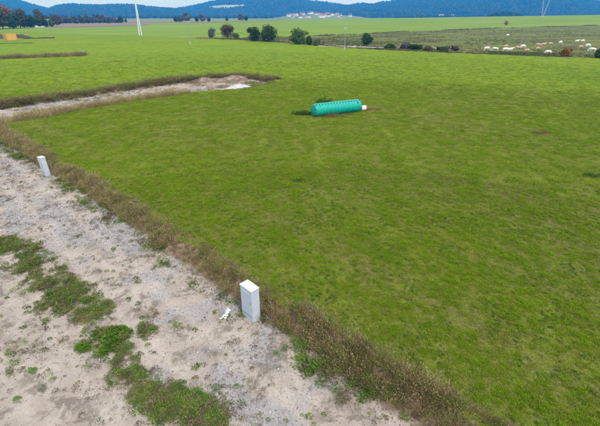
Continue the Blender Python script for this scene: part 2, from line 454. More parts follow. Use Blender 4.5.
TH = np.radians(np.linspace(-62, 62, 900))
RR = np.geomspace(4.2, 96, 350)
X = RR[:, None] * np.sin(TH)[None, :]; Y = RR[:, None] * np.cos(TH)[None, :]
SD = lane_sd(X, Y).reshape(X.shape)
Z = terrain(X, Y, SD.ravel()).reshape(X.shape)
soil = 1 - sstep(-.35, .30, SD)
bank = sstep(-1.0, -.55, SD) * (1 - sstep(-.05, .25, SD))
VV = X * .70 + Y * .714 + .25 * (fbm(X, Y, .18, 15, 2) - .5)
rut = sum(np.exp(-((VV - v0) / .26) ** 2) for v0 in (5.6, 3.9, 1.7, .1, -2.4))
ga = {'rut': np.clip(rut, 0, 1), 'soil': soil, 'gravel': gravel(X, Y), 'bank': bank, 'thatch': np.repeat((1 - sstep(30, 92, RR))[:, None], len(TH), 1)}
fc = (SD[:-1, :-1] + SD[1:, 1:] + SD[1:, :-1] + SD[:-1, 1:]) / 4
grid_obj('meadow', X, Y, Z, MT['terrain'], fc >= .1, ga)
grid_obj('dirt_track', X, Y, Z, MT['terrain'], fc < -.85, ga)
grid_obj('earth_bank', X, Y, Z, MT['terrain'], (fc >= -.85) & (fc < .1), ga)

# zones further out: meadow -> pasture -> upper field -> plain; boundaries given by sight lines on the ground
def ang_r(pxs):
    q = np.array([G(*p) for p in pxs]); a = np.arctan2(q[:, 0], q[:, 1]); r = np.hypot(q[:, 0], q[:, 1]); k = np.argsort(a)
    return a[k], r[k]
TH2 = np.radians(np.linspace(-62, 62, 249))
def curve(pxs): a, r = ang_r(pxs); return np.interp(TH2, a, r)
D1 = curve([(0, 31), (60, 33.5), (130, 36), (200, 38.3), (240, 40), (275, 42), (320, 45.5), (350, 48), (400, 50.5), (440, 52.5), (480, 54), (520, 55.5), (560, 57), (600, 58.3)])
D2 = np.maximum(curve([(190, 38), (235, 38.6), (275, 37.5), (350, 34.6), (420, 31.2), (500, 28.3), (600, 25.2)]), D1 + 1)
def ring(name, r0, r1, n, mat, dz=0., sel=None, h=True):
    t = np.linspace(0, 1, n)[:, None]; rr = r0[None, :] * (1 - t) + r1[None, :] * t
    X = rr * np.sin(TH2); Y = rr * np.cos(TH2); Zz = H(X, Y) + dz if h else np.full(X.shape, dz)
    m = None if sel is None else np.repeat((sel[:-1] & sel[1:])[None, :], n - 1, 0)
    return grid_obj(name, X, Y, Zz, mat, m)
c_ = np.full(TH2.shape, 1.)

t = NT('pasture_sward')
c = t.ramp(t.noise(.028, 5, .6), [(.30, (.105, .120, .028)), (.5, (.140, .165, .036)), (.7, (.185, .200, .055))])
c = t.mix(t.math('MULTIPLY', t.mask(t.noise(.02, 5, .65, stretch=(1, 2.2, 1)), .46, .58), .75), c, (.095, .085, .040))
c = t.mix(t.math('MULTIPLY', t.mask(t.noise(.12, 6, .75), .50, .62), .6), c, (.062, .090, .020))
c = t.mix(t.math('MULTIPLY', t.mask(t.noise(.14, 5, .7), .58, .74), .45), c, (.21, .20, .10))
t.bump(t.noise(1.5, 5, .7), .6, .3); MT['pasture'] = t.out(c, .95)
t = NT('upper_field_sward')
c = t.ramp(t.noise(.012, 5, .6, stretch=(1, 2.5, 1)), [(.30, (.125, .200, .018)), (.5, (.155, .235, .024)), (.7, (.205, .255, .045))])
c = t.mix(t.math('MULTIPLY', t.mask(t.noise(.1, 5, .7), .54, .72), .35), c, (.20, .22, .075))
t.bump(t.noise(1.5, 4, .7), .5, .3); MT['upper'] = t.out(c, .95)
t = NT('ploughed_earth')
c = t.ramp(t.noise(.05, 5, .65, stretch=(1, 4, 1)), [(.3, (.15, .105, .085)), (.5, (.21, .155, .13)), (.7, (.27, .21, .18))])
MT['plough'] = t.out(c, .95)
t = NT('distant_plain_fields')
c = t.ramp(t.noise(.0035, 4, .5, stretch=(1, 3, 1)), [(.36, (.10, .15, .04)), (.48, (.13, .20, .05)), (.55, (.22, .20, .11)), (.66, (.12, .17, .045))])
MT['plain'] = t.out(c, .95)
t = NT('pale_gravel_bar')
c = t.ramp(t.noise(.35, 5, .7), [(.3, (.34, .29, .21)), (.5, (.50, .43, .35)), (.7, (.60, .54, .46))])
MT['bar'] = t.out(c, .95)
t = NT('forest_floor'); MT['hill'] = t.out(t.ramp(t.noise(.004, 5, .6), [(.35, (.018, .034, .014)), (.65, (.035, .055, .02))]), .95)
t = NT('hill_clearing'); MT['clear'] = t.out(t.ramp(t.noise(.01, 5, .6), [(.35, (.28, .29, .16)), (.65, (.42, .40, .28))]), .95)

ring('meadow', c_ * 96, D1, 40, MT['terrain'])
selp = (D2 - D1) > 1.5
ring('pasture', D1, D2, 30, MT['pasture'])
ring('upper_field', D2, c_ * 1300, 60, MT['upper'])
ring('distant_plain', c_ * 1300, c_ * 16000, 12, MT['plain'])
# the ground behind and below the camera
TB = np.radians(np.linspace(62, 298, 60)); rb = np.array([0.01, 4.2, 96, 16000.])
grid_obj('meadow', rb[:, None] * np.sin(TB), rb[:, None] * np.cos(TB), np.zeros((4, 60)) - .002, MT['terrain'])
TF = np.radians(np.linspace(-62, 62, 40)); rf = np.array([0.01, 4.2])
grid_obj('dirt_track', rf[:, None] * np.sin(TF), rf[:, None] * np.cos(TF), np.zeros((2, 40)) + LZ, MT['terrain'], None, {'soil': np.ones((2, 40)), 'gravel': np.zeros((2, 40)), 'bank': np.zeros((2, 40))})

def strip(name, near_px, far_px, mat, dz, n=30, m=3):
    """ground sheet between a near and a far sight-line curve"""
    an, rn = ang_r(near_px); af, rf_ = ang_r(far_px)
    a0 = max(an[0], af[0]); a1 = min(an[-1], af[-1]); th = np.linspace(a0, a1, n)
    r0 = np.interp(th, an, rn); r1 = np.interp(th, af, rf_); tt = np.linspace(0, 1, m)[:, None]
    rr = r0 * (1 - tt) + r1 * tt; X = rr * np.sin(th); Y = rr * np.cos(th)
    return grid_obj(name, X, Y, H(X, Y) + dz, mat)
strip('ploughed_field', [(44, 27.8), (100, 26.6), (150, 25)], [(44, 23.8), (100, 23.2), (150, 22.6)], MT['plough'], .12)
strip('ploughed_field', [(110, 22.4), (200, 22.6), (245, 21.4), (276, 20.6)], [(110, 20.6), (200, 20.4), (245, 20.1), (276, 19.7)], MT['plough'], .2)
strip('gravel_bar', [(318, 46.2), (350, 47.4), (385, 48.0), (452, 50.2)], [(318, 44.4), (350, 45.2), (385, 45.4), (452, 47.6)], MT['bar'], .04)

# ------------------------------------------------------------------ hills and the forest on them
SRC['conifer'] = None
def conifer_mesh(name, mat, seed):
    g = random.Random(seed); bm = bmesh.new()
    for k in range(4):
        z0 = .08 + .2 * k; z1 = min(1., z0 + .38); r = .26 * (1 - k * .2) * g.uniform(.85, 1.15); n = 7
        ring_ = [bm.verts.new((r * math.cos(j * 6.283 / n + k) * g.uniform(.7, 1.2), r * math.sin(j * 6.283 / n + k) * g.uniform(.7, 1.2), z0 + g.uniform(-.03, .03))) for j in range(n)]
        top = bm.verts.new((g.uniform(-.02, .02), g.uniform(-.02, .02), z1))
        for j in range(n): bm.faces.new((ring_[j], ring_[(j + 1) % n], top))
    me = bpy.data.meshes.new(name); bm.to_mesh(me); bm.free(); me.materials.append(mat); return me
def round_mesh(name, mat, seed):
    g = random.Random(seed); bm = bmesh.new(); bmesh.ops.create_icosphere(bm, subdivisions=2, radius=.42)
    for v in bm.verts: v.co *= g.uniform(.75, 1.15); v.co.z = v.co.z * 1.1 + .5
    me = bpy.data.meshes.new(name); bm.to_mesh(me); bm.free(); me.materials.append(mat); return me
MT['forest'] = mat_tint('forest_crowns', [(0, (.012, .030, .014)), (.5, (.022, .045, .016)), (.85, (.040, .062, .018)), (1, (.075, .060, .020))], 0, .9)
SRC['conifer'] = source_set('forest_tree', [conifer_mesh('forest_conifer', MT['forest'], s) for s in range(4)] + [round_mesh('forest_broadleaf', MT['forest'], s) for s in range(2)])

forest_pts = []
def hill(name, sil, dist, depth, clear=None, seed=0):
    """a real ridge at its own distance; sil = sight lines of its skyline"""
    xs = np.array([s[0] for s in sil], float); ys = np.array([s[1] for s in sil], float)
    n = 160; px = np.linspace(xs[0], xs[-1], n)
    py = np.interp(px, xs, ys)
    az = np.arctan2((px - 300) / FPX, math.cos(PITCH) + (213 - py) / FPX * math.sin(PITCH))
    el = np.array([math.atan2(ray(a, b)[2], math.hypot(ray(a, b)[0], ray(a, b)[1])) for a, b in zip(px, py)])
    Dc = dist * (1 + .05 * (fbm(px, px * 0, .02, seed, 2) - .5))
    zc = CAM_H + Dc * np.tan(el) - 11
    zc = np.maximum(zc, -8)
    rows = np.concatenate([np.linspace(0, 1, 26), np.array([1.08, 1.2, 1.3])])
    rr = (Dc - depth)[None, :] + depth * rows[:, None]
    X = rr * np.sin(az); Y = rr * np.cos(az)
    prof = np.where(rows <= 1, sstep(-.1, 1.1, rows) * 1.02, 1 - .5 * (rows - 1) ** 1.2)
    prof = (prof - prof[0]) / (prof[25] - prof[0]); 
    nz = (fbm(X, Y, .0022, seed + 5, 4) - .5) * 70 * (np.sin(np.clip(rows, 0, 1) * math.pi)[:, None] ** .8)
    Zz = prof[:, None] * zc[None, :] - 6 * (1 - np.clip(rows, 0, 1))[:, None] + nz * np.clip(zc[None, :] / 120, 0, 1)
    o = grid_obj(name, X, Y, Zz, MT['hill'])
    # forest points, bilinear samples of the same surface
    area = float(np.ptp(az)) * dist * depth * 1.2; m = int(area / 150)
    u = rng.random(m) * (n - 1.001); v = rng.random(m) * 26.5
    i = u.astype(int); j = v.astype(int); fu = u - i; fv = v - j
    def bl(A): return (A[j, i] * (1 - fu) + A[j, i + 1] * fu) * (1 - fv) + (A[j + 1, i] * (1 - fu) + A[j + 1, i + 1] * fu) * fv
    p = np.stack([bl(X), bl(Y), bl(Zz) - .6], 1)
    keep = fbm(p[:, 0], p[:, 1], .004, 61, 3) > .30
    keep |= p[:, 2] > 60
    if clear is not None:
        cx, cy = project(p[:, 0], p[:, 1], p[:, 2])
        for c in clear:
            ins = ((cx - c[0]) / c[2]) ** 2 + ((cy - c[1] - c[4] * (cx - c[0])) / c[3]) ** 2 < 1 + .5 * (fbm(p[:, 0], p[:, 1], .01, 9) - .5)
            keep &= ~ins
        X0, Y0, Z0 = X, Y, Zz
        fcx, fcy = project((X[:-1, :-1] + X[1:, 1:]) / 2, (Y[:-1, :-1] + Y[1:, 1:]) / 2, (Zz[:-1, :-1] + Zz[1:, 1:]) / 2)
        fm = np.zeros(fcx.shape, bool)
        for c in clear: fm |= ((fcx - c[0]) / (c[2] * 1.1)) ** 2 + ((fcy - c[1] - c[4] * (fcx - c[0])) / (c[3] * 1.2)) ** 2 < 1
        if fm.any(): grid_obj('hill_clearing', X, Y, Zz + 1.0, MT['clear'], fm)
    forest_pts.append(p[keep])
hill('hills', [(-160, -8), (-60, -7), (0, -3.5), (15, 0), (22, 1.2), (30, 4), (42, 7), (50, 9), (64, 12), (80, 16)], 4700, 1500, seed=1)
hill('hills', [(20, 16), (36, 12), (48, 9.6), (55, 6.5), (62, 4.8), (75, 4.6), (88, 5.4), (100, 5.6), (118, 4.9), (135, 5.0), (150, 7), (165, 8.2), (180, 9), (205, 12), (225, 16)], 3900, 1200, seed=2)
hill('hills', [(110, 15), (150, 11), (170, 9.5), (185, 7.4), (200, 4.5), (212, 1.6), (225, -.5), (245, -2.6), (270, -3.5), (295, -2), (304, .2), (315, 1.2), (330, 3), (350, 6), (368, 9), (390, 14)], 4300, 1400,
     clear=[(226, 7.4, 20, 2.2, -.035), (250, 5.8, 11, 1.0, 0)], seed=3)
hill('hills', [(290, 16), (320, 10), (340, 7.0), (355, 4.3), (362, 3.4), (372, 4.5), (380, 2.7), (395, 1), (410, -1), (450, -5), (520, -6), (560, -3), (583, 0), (600, 1.8), (640, 5), (720, 9), (800, 12)], 4000, 1500, seed=4)
fp = np.concatenate(forest_pts); fs = rng.uniform(13, 23, len(fp))
o = scatter('hillside_forest', fp, np.stack([fs, fs, fs * rng.uniform(.85, 1.15, len(fs))], 1), SRC['conifer'], tilt=.02)
tag(o, 'dark forest covering the blue hills on the horizon', 'forest', kind='stuff')

# nearer dark wood at the foot of the right-hand hill
q = G(506, 15.6, 6.) if False else None
def wood(name, x0, x1, dist, deep, hmin, hmax, n, label, shape=None):
    px = rng.uniform(x0, x1, n); az = np.arctan((px - 300) / 445.); d = dist + rng.uniform(0, deep, n)
    x = d * np.sin(az); y = d * np.cos(az); s = rng.uniform(hmin, hmax, n)
    if shape is not None: s = s * np.interp(px, *shape)
    o = scatter(name, np.stack([x, y, H(x, y) - .5], 1), np.stack([s * .95, s * .95, s], 1), SRC['conifer'], tilt=.03, tint=rng.random(n) * .7)
    return tag(o, label, 'wood', kind='stuff')
wood('distant_wood', 487, 524, 1500, 120, 17, 25, 260, 'dark conifer wood standing beyond the pasture below the hills', ([487, 495, 505, 516, 524], [.6, .9, 1, .85, .6]))
wood('distant_wood', 395, 490, 2100, 200, 9, 16, 320, 'low line of far woodland along the foot of the hills')
wood('distant_wood', 120, 292, 2000, 250, 8, 15, 420, 'low far woodland between the plain and the clearing hill')
wood('distant_wood', 520, 640, 2200, 250, 9, 17, 380, 'low far woodland right of the dark conifer wood')

# ------------------------------------------------------------------ grass
def polar_pts(n, r0, r1, a=50):
    r = np.sqrt(rng.uniform(r0 * r0, r1 * r1, n)); th = np.radians(rng.uniform(-a, a, n))
    x = r * np.sin(th); y = r * np.cos(th); z = near_z(x, y)
    u, v = project(x, y, z); k = (u > -70) & (u < 670) & (v < 490)
    return x[k], y[k], z[k]

def sward(name, n, r0, r1, src, s0, s1, label, clump=.5):
    x, y, z = polar_pts(n, r0, r1)
    sd = lane_sd(x, y)
    cl = fbm(x, y, 1.0, 31, 3); cl2 = fbm(x, y, 5.0 if r1 < 40 else 2.6, 35, 2)
    k = (sd > .3) & (rng.random(len(x)) < np.clip((cl * .5 + cl2 * .6 - .15) * 2.2, .45, 1))
    x, y, z, cl, cl2 = x[k], y[k], z[k], cl[k], cl2[k]
    rr_ = np.hypot(x, y); kf = rng.random(len(x)) < (1 - sstep(85, 148, rr_) if r1 > 100 else 1 - sstep(r1 * .7, r1, rr_) if r1 > 40 else 1 + 0 * rr_); x, y, z, cl, cl2 = x[kf], y[kf], z[kf], cl[kf], cl2[kf]
    lush = sstep(.38, .72, cl2 * .65 + cl * .35)
    s = rng.uniform(s0, s1, len(x)) * (.65 + .6 * lush)
    sk = fbm((x * .73 + y * .68), (-x * .68 + y * .73) * .07, .9, 37, 3) - .5; pt = fbm(x, y, .16, 39, 3) - .5
    tint = np.clip((.08 if r1 < 40 else .19) + .50 * lush + .50 * sk + .40 * pt + rng.normal(0, .19, len(x)), 0, 1)
    o = scatter(name, np.stack([x, y, z], 1), np.stack([s, s, s * rng.uniform(.8, 1.3, len(s))], 1), SRC[src], tint=tint, tilt=.2)
    return tag(o, label, 'grass', kind='stuff')
sward('meadow_grass', 190000, 6.5, 28, 'grass', .7, 1.5, 'short green pasture grass in the near part of the meadow')
sward('meadow_grass', 190000, 24, 80, 'patch', .7, 1.3, 'short green pasture grass in the middle of the meadow')
sward('meadow_grass', 90000, 60, 150, 'patch', .9, 1.6, 'short green pasture grass towards the far side of the meadow')

def herbs(n, r0, r1, src, s0, s1, tint, label, f, lo):
    x, y, z = polar_pts(n, r0, r1); sd = lane_sd(x, y); k = (sd > .4) & (rng.random(len(x)) < sstep(lo, lo + .14, fbm(x, y, f, 43, 3))); x, y, z = x[k], y[k], z[k]
    s = rng.uniform(s0, s1, len(x)); o = scatter('meadow_herbs', np.stack([x, y, z], 1), s, SRC[src], tint=np.clip(rng.normal(tint, .07, len(x)), 0, 1), tilt=.2)
    return tag(o, label, 'grass', kind='stuff')
herbs(26000, 6.5, 30, 'grass', 1.2, 2.2, .66, 'deeper green tufts scattered through the near meadow', 1.6, .50)
herbs(22000, 6.5, 30, 'weed', .22, .5, .10, 'small dark leafy herbs low in the near meadow', 1.1, .50)
herbs(22000, 26, 75, 'patch', 1.0, 1.9, .64, 'deeper green patches scattered through the middle of the meadow', .8, .52)

# ------------------------------------------------------------------ dry fringe along the track
def along(poly, step, jit_in, jit_out, g=rng):
    """random points beside a polyline; positive offset to its right when walking along it"""
    out = []
    for a, b in zip(poly[:-1], poly[1:]):
        L = np.hypot(*(b - a)); n = max(1, int(L / step)); t = g.random(n)[:, None]
        d = (b - a) / L; nr = np.array([d[1], -d[0]])
        out.append(a + t * (b - a) + nr * g.uniform(jit_in, jit_out, n)[:, None])
    return np.concatenate(out)
def fringe(name, pts, s0, s1, src, label, dens=.42, tint=None, hs=1., mn=.3):
    x, y = pts[:, 0], pts[:, 1]; z = near_z(x, y)
    m = .55 * fbm(x, y, .6, 51, 3) + .45 * fbm(x, y, 1.9, 57, 2); m = np.clip((m - .5) * 1.5 + .5, 0, 1); k = rng.random(len(x)) < np.clip((m - dens + .2) * 4, mn, 1)
    x, y, z, m = x[k], y[k], z[k], m[k]
    s = rng.uniform(s0, s1, len(x)) * (.35 + 1.3 * m)
    o = scatter(name, np.stack([x, y, z], 1), np.stack([s, s, s * hs], 1), SRC[src], tilt=.3, tint=tint(len(x)) if tint else None)
    return tag(o, label, 'grass', kind='stuff')
EA = edgeA + corner[:1]
fringe('dry_grass', along(EA, .0070, -.75, .30), .35, 1.05, 'dry', 'strip of tall dry brown grass along the edge of the meadow', tint=lambda n: rng.beta(1.2, 1.5, n))
fringe('bank_weeds', along(EA, .017, -1.7, -.55), .35, 1.5, 'mixed', 'mixed weeds growing at the foot of the earth bank', .68, mn=.06, tint=lambda n: np.clip(rng.beta(1.3, 1.6, n), 0, 1))
fringe('bank_weeds', along(EA, .018, -.95, .35), .5, 1.4, 'mixed', 'brown and olive weeds hanging over the earth bank', .5)
fringe('bank_weeds', along(EA, .08, -.1, .6), .4, .9, 'mixed', 'green weeds mixed into the meadow edge behind the dry strip', .5)
fringe('dry_grass', along(edgeB[:-2], .0075, -3.2, 1.0), .8, 1.8, 'dry', 'broad band of tan dry grass on the near side of the far track', .38, tint=lambda n: rng.beta(2.4, 2.2, n) * .85)
fringe('dry_grass', along(edgeC, .009, -.6, 1.4), .6, 1.7, 'dry', 'dark dry grass ridge along the far side of the far track', .40, tint=lambda n: np.where(rng.random(n) < .5, rng.random(n) * .3, rng.uniform(.6, 1, n)))
fringe('bank_weeds', along(edgeC, .016, -.9, 1.3), .9, 2.6, 'brush', 'brown weeds along the far side of the far track', .45)
fringe('bank_weeds', along(edgeB[:-2], .05, -2.5, .6), .9, 1.8, 'weed', 'green weeds within the band of tan dry grass', .5)

# ------------------------------------------------------------------ track: stones, clods, weeds
def lane_pts(n, r0, r1):
    x, y, z = polar_pts(n, r0, r1, 62); sd = lane_sd(x, y); k = sd < -.9
    return x[k], y[k], z[k]
x, y, z = lane_pts(420000, 6.5, 40); g = gravel(x, y); k = rng.random(len(x)) < np.clip(g * .75 + .10 * sstep(.45, .6, fbm(x, y, .8, 133, 3)) + .02, 0, 1)
x, y, z = x[k], y[k], z[k]; s = .016 + .034 * rng.random(len(x)) ** 2.2 + .06 * (rng.random(len(x)) < .008)
o = scatter('gravel_stones', np.stack([x, y, z + s * .12], 1), s * (1 + .012 * np.hypot(x, y)), SRC['stone'], tilt=.5); tag(o, 'small grey and white stones strewn over the sandy track', 'gravel', kind='stuff')
x, y, z = lane_pts(60000, 34, 90); g = fbm(x, y, .3, 77, 3); k = (rng.random(len(x)) < np.clip(sstep(.42, .66, g) * .6, .05, 1)) & (y > 40)
x, y, z = x[k], y[k], z[k]; s = .08 + .16 * rng.random(len(x)) ** 2
o = scatter('gravel_stones', np.stack([x, y, z + s * .1], 1), s, SRC['stone'], tilt=.5, tint=.35 + .65 * rng.random(len(x))); tag(o, 'pale stones and rubble on the far track beyond the meadow corner', 'gravel', kind='stuff')
x, y, z = lane_pts(60000, 6.5, 34); g = fbm(x, y, 1.3, 71, 3); k = rng.random(len(x)) < sstep(.46, .7, g)
x, y, z = x[k], y[k], z[k]; s = .014 + .035 * rng.random(len(x)) ** 2
o = scatter('earth_clods', np.stack([x, y, z + s * .1], 1), s, SRC['clod'], tilt=.5); tag(o, 'dark crumbs of earth lying on the sandy track', 'soil', kind='stuff')

q = along(EA, .006, -1.5, -.1); x, y = q[:, 0], q[:, 1]; z = near_z(x, y); s = .016 + .05 * rng.random(len(x)) ** 3
o = scatter('earth_clods', np.stack([x, y, z + s * .1], 1), s, SRC['clod'], tilt=.5); tag(o, 'crumbs of dug earth lying on the bank between track and meadow', 'soil', kind='stuff')
def weeds_on_lane(name, n, r0, r1, f, o_, a, b, s0, s1, src, label, tint=None):
    x, y, z = lane_pts(n, r0, r1); g = fbm(x, y, f, o_, 3); k = rng.random(len(x)) < sstep(a, b, g)
    x, y, z = x[k], y[k], z[k]; s = rng.uniform(s0, s1, len(x))
    o = scatter(name, np.stack([x, y, z], 1), s, SRC[src], tilt=.2, tint=tint(len(x)) if tint else None)
    return tag(o, label, 'weeds', kind='stuff')
weeds_on_lane('track_weeds', 13000, 6.5, 40, 1.7, 91, .47, .76, .2, .85, 'weed', 'small green weeds dotted over the sandy track')
weeds_on_lane('track_weeds', 24000, 6.5, 40, 1.1, 95, .43, .74, .25, .85, 'brush', 'withered brown weeds dotted over the sandy track')
weeds_on_lane('track_weeds', 26000, 36, 90, .6, 99, .44, .64, .7, 1.7, 'mixed', 'green weeds growing on the far track')
weeds_on_lane('track_weeds', 26000, 36, 90, .4, 103, .44, .62, .5, 1.3, 'dry', 'dry grass growing on the far track', lambda n: rng.uniform(.2, .7, n))

# named clumps of weeds, each a plant mass of its own: (px, py, radius m, height factor, kind, n, label)
CL = [
 (12, 250, .85, 1.5, 'g', 150, 'green weed clump at the left frame edge of the track'),
 (28, 262, .75, 1.5, 'g', 120, 'green and brown weed clump just right of the leftmost weeds'),
 (48, 282, .70, 1.3, 'b', 120, 'brown bushy weed clump in the middle of the weed strip'),
 (66, 304, .75, 1.5, 'b', 150, 'brown-olive weed clump left of the yellow-green weed row'),
 (80, 288, .42, 1.1, 'g', 60, 'narrow row of bright green weeds beside the brown clump'),
 (92, 312, .55, 1.3, 'y', 100, 'yellow-green weed clump at the end of the brown strip'),
 (104, 341, .62, 2.1, 'g', 170, 'tall bright green weed bush in the middle of the track'),
 (120, 356, .45, 1.4, 'g', 80, 'green weeds trailing from the tall green bush'),
 (131, 374, .45, 1.3, 'g', 80, 'dark green weeds lower down the weed line'),
 (150, 394, .55, 1.3, 'y', 110, 'olive weed clump where the weed line turns right'),
 (172, 406, .50, 1.2, 'b', 50, 'brown and green weeds between the olive and the leafy clump'),
 (193, 402, .50, 1.3, 'y', 55, 'leafy green weed clump at the bottom of the track'),
 (205, 416, .60, 1.2, 'g', 50, 'green weeds at the lower edge of the picture'),
 (132, 335, .35, .9, 'g', 40, 'small green weed patch right of the tall green bush'),
 (146, 332, .30, .8, 'g', 30, 'small low weed patch farther right of the tall bush'),
 (170, 379, .40, .8, 'g', 40, 'low green weed patch on grey gravel'),
]
for i, (px, py, rad, hf, kd, n, lab) in enumerate(CL):
    c = P(px, py, True); gg = np.random.default_rng(300 + i)
    c = P(px, py, True); gg = np.random.default_rng(300 + i); n = int(n * 2.6); rad *= 1.1 if 9 <= i <= 12 else 1.45; hf *= .8
    a = gg.random(n) * 6.283; r = rad * np.sqrt(gg.random(n)); x = c.x + r * np.cos(a) * 1.15; y = c.y + r * np.sin(a) * .95
    m = fbm(x, y, 2.2, 300 + i, 3) + .35 * (1 - r / rad) ** .6; k = m > .60; x, y, r, m = x[k], y[k], r[k], m[k]; n = len(x)
    s = gg.uniform(.4, 1.05, n) * np.clip((m - .5) * 3.0, .3, 1.2)
    tint = {'g': np.clip(gg.beta(1.2, 1.4, n) * .9 + .5 * (fbm(x, y, 3., 310 + i, 2) - .5), 0, 1), 'y': gg.uniform(.35, 1, n), 'b': gg.random(n)}[kd]
    o = scatter('weed_clump', np.stack([x, y, near_z(x, y)], 1), np.stack([s, s, s * hf], 1), SRC['weed' if i in (6, 11) else 'mixed'], origin=(c.x, c.y, c.z), tint=tint, r_=gg)
    tag(o, lab, 'weeds', 'weed clumps along the track')

def lane_strip(pxs, n, wid, s0, s1, label, seed):
    gg = np.random.default_rng(seed); q = np.array([G(*p, LZ) for p in pxs]); L = np.r_[0, np.cumsum(np.hypot(*np.diff(q, axis=0).T))]
    t_ = gg.random(n) * L[-1]; x = np.interp(t_, L, q[:, 0]) + gg.normal(0, wid, n); y = np.interp(t_, L, q[:, 1]) + gg.normal(0, wid, n)
    m = fbm(x, y, 1.3, seed, 3); k = gg.random(n) < sstep(.40, .60, m); x, y, m = x[k], y[k], m[k]
    s = gg.uniform(s0, s1, len(x)) * (.4 + 1.1 * m); o = scatter('track_weeds', np.stack([x, y, near_z(x, y)], 1), s, SRC['mixed'], r_=gg, tilt=.25)
    return tag(o, label, 'weeds', kind='stuff')
lane_strip([(-20, 222), (12, 248), (40, 275), (66, 300), (90, 322), (108, 343), (128, 370), (150, 394), (185, 408), (235, 432)], 4200, .40, .3, 1.1, 'thin mixed weeds of the strip running down the track', 451)
lane_strip([(62, 268), (80, 288), (100, 314)], 260, .14, .4, 1.1, 'thin line of green weeds right of the weed strip', 452)
lane_strip([(-10, 335), (10, 350), (40, 372)], 260, .6, .3, .8, 'sparse brown weeds at the left edge of the track', 453)

# ------------------------------------------------------------------ white service cabinets
MT['cab'] = None
t = NT('white_cabinet_plastic'); n = t.noise(2.5, 5, .65, vec=t.obj())
MT['cab'] = t.out(t.ramp(n, [(.3, (.40, .44, .50)), (.7, (.47, .50, .55))]), .45)
MT['capw'] = simple('white_cabinet_lid', (.60, .62, .65), .4, .04)
MT['seam'] = simple('dark_seam', (.12, .13, .14), .6)
MT['steel'] = simple('lock_steel', (.35, .36, .38), .35, .1, 5, .8)
def cabinet(loc, rz, w, d, h, label, tilt=(0, 0)):
    e = empty('service_cabinet', loc, rz); e.rotation_euler = (tilt[0], tilt[1], rz)
    bm = bmesh.new(); box(bm, -w / 2, w / 2, -d / 2, d / 2, -.25, h - .05, .012); bm_obj('body', bm, MT['cab'], e)
    bm = bmesh.new(); box(bm, -w / 2 - .018, w / 2 + .018, -d / 2 - .018, d / 2 + .018, h - .048, h, .014); bm_obj('lid', bm, MT['capw'], e)
    bm = bmesh.new(); box(bm, -w / 2 + .03, w / 2 - .03, -d / 2 - .014, -d / 2 - .0022, .30, h - .085, .005); dr = bm_obj('door', bm, MT['cab'], e)
    bm = bmesh.new(); box(bm, w / 2 - .085, w / 2 - .055, -d / 2 - .026, -d / 2 - .0145, h * .58, h * .58 + .07, .004); bm_obj('lock', bm, MT['steel'], dr)
    bm = bmesh.new()
    for k in range(5): box(bm, -w / 2 + .12, w / 2 - .12, -d / 2 - .017, -d / 2 - .0145, h - .16 - k * .018, h - .152 - k * .018)
    bm_obj('vent', bm, MT['capw'], dr)
    bm = bmesh.new(); box(bm, -w / 2 + .004, w / 2 - .004, -d / 2 - .006, -d / 2 - .0018, .27, .285); bm_obj('base_seam', bm, MT['seam'], e)
    return tag(e, label, 'cabinet', 'white service cabinets along the track')
def lane_base(x, y): return float(near_z(np.array([x]), np.array([y]))[0])
L0 = G(242.5, 315.4, LZ); F0 = G(253.2, 323.8, LZ); R0 = G(260.4, 320, LZ)
wd = np.hypot(*(F0 - L0)); dp = .36; u = (F0 - L0) / wd; v = np.array([-u[1], u[0]]); ctr = (L0 + F0) / 2 + v * dp / 2
cabinet((ctr[0], ctr[1], LZ), math.atan2(u[1], u[0]), wd, dp, 1.50, 'white service cabinet in the foreground beside the wooden stake')
q = G(45.5, 176.2, LZ); cabinet((q[0], q[1] + .2, LZ), math.atan2(u[1], u[0]) + .15, .5, .33, 1.40, 'white service cabinet farther up the track near the left edge', (R(1.5), R(-2)))
q = G(83, 55.2); cabinet((q[0], q[1], 0), .1, .5, .35, 1.15, 'tiny white service cabinet at the end of the brown weed strip in the meadow')

# earth disturbed round the cabinet, stakes and scraps
MT['wood'] = simple('weathered_wood', (.17, .13, .095), .85, .3, 8)
MT['scrap'] = simple('white_plastic_scrap', (.78, .78, .77), .5, .05)
MT['black'] = simple('black_plastic', (.02, .02, .022), .5); MT['blue'] = simple('blue_plastic', (.03, .22, .50), .45)
def stake(px, py, h, r, label, lean=(0, 0), mat='wood'):
    q = G(px, py, -.1); z = lane_base(q[0], q[1]); bm = bmesh.new()
    pts = [Vector((lean[0] * f, lean[1] * f, -.25 + (h + .25) * f)) for f in (0, .35, .7, .96, 1)]
    rad = [r, r * 1.02, r * .97, r * .95, r * .5]
    for a, b, ra, rb_ in zip(pts[:-1], pts[1:], rad[:-1], rad[1:]): tube(bm, a, b, ra, rb_, 7, cap=(b is pts[-1] or a is pts[0]))
    o = bm_obj('marker_stake', bm, MT[mat]); o.location = (q[0], q[1], z); return tag(o, label, 'stake')
stake(268.5, 305, 1.25, .022, 'thin wooden stake standing right of the foreground cabinet', (.02, .03))
stake(261.5, 296, .8, .014, 'thin short rod in dry grass behind the foreground cabinet', (-.02, .02))
stake(50, 171, 1.55, .024, 'thin dark stake behind the farther cabinet near the left edge', (-.06, .05))
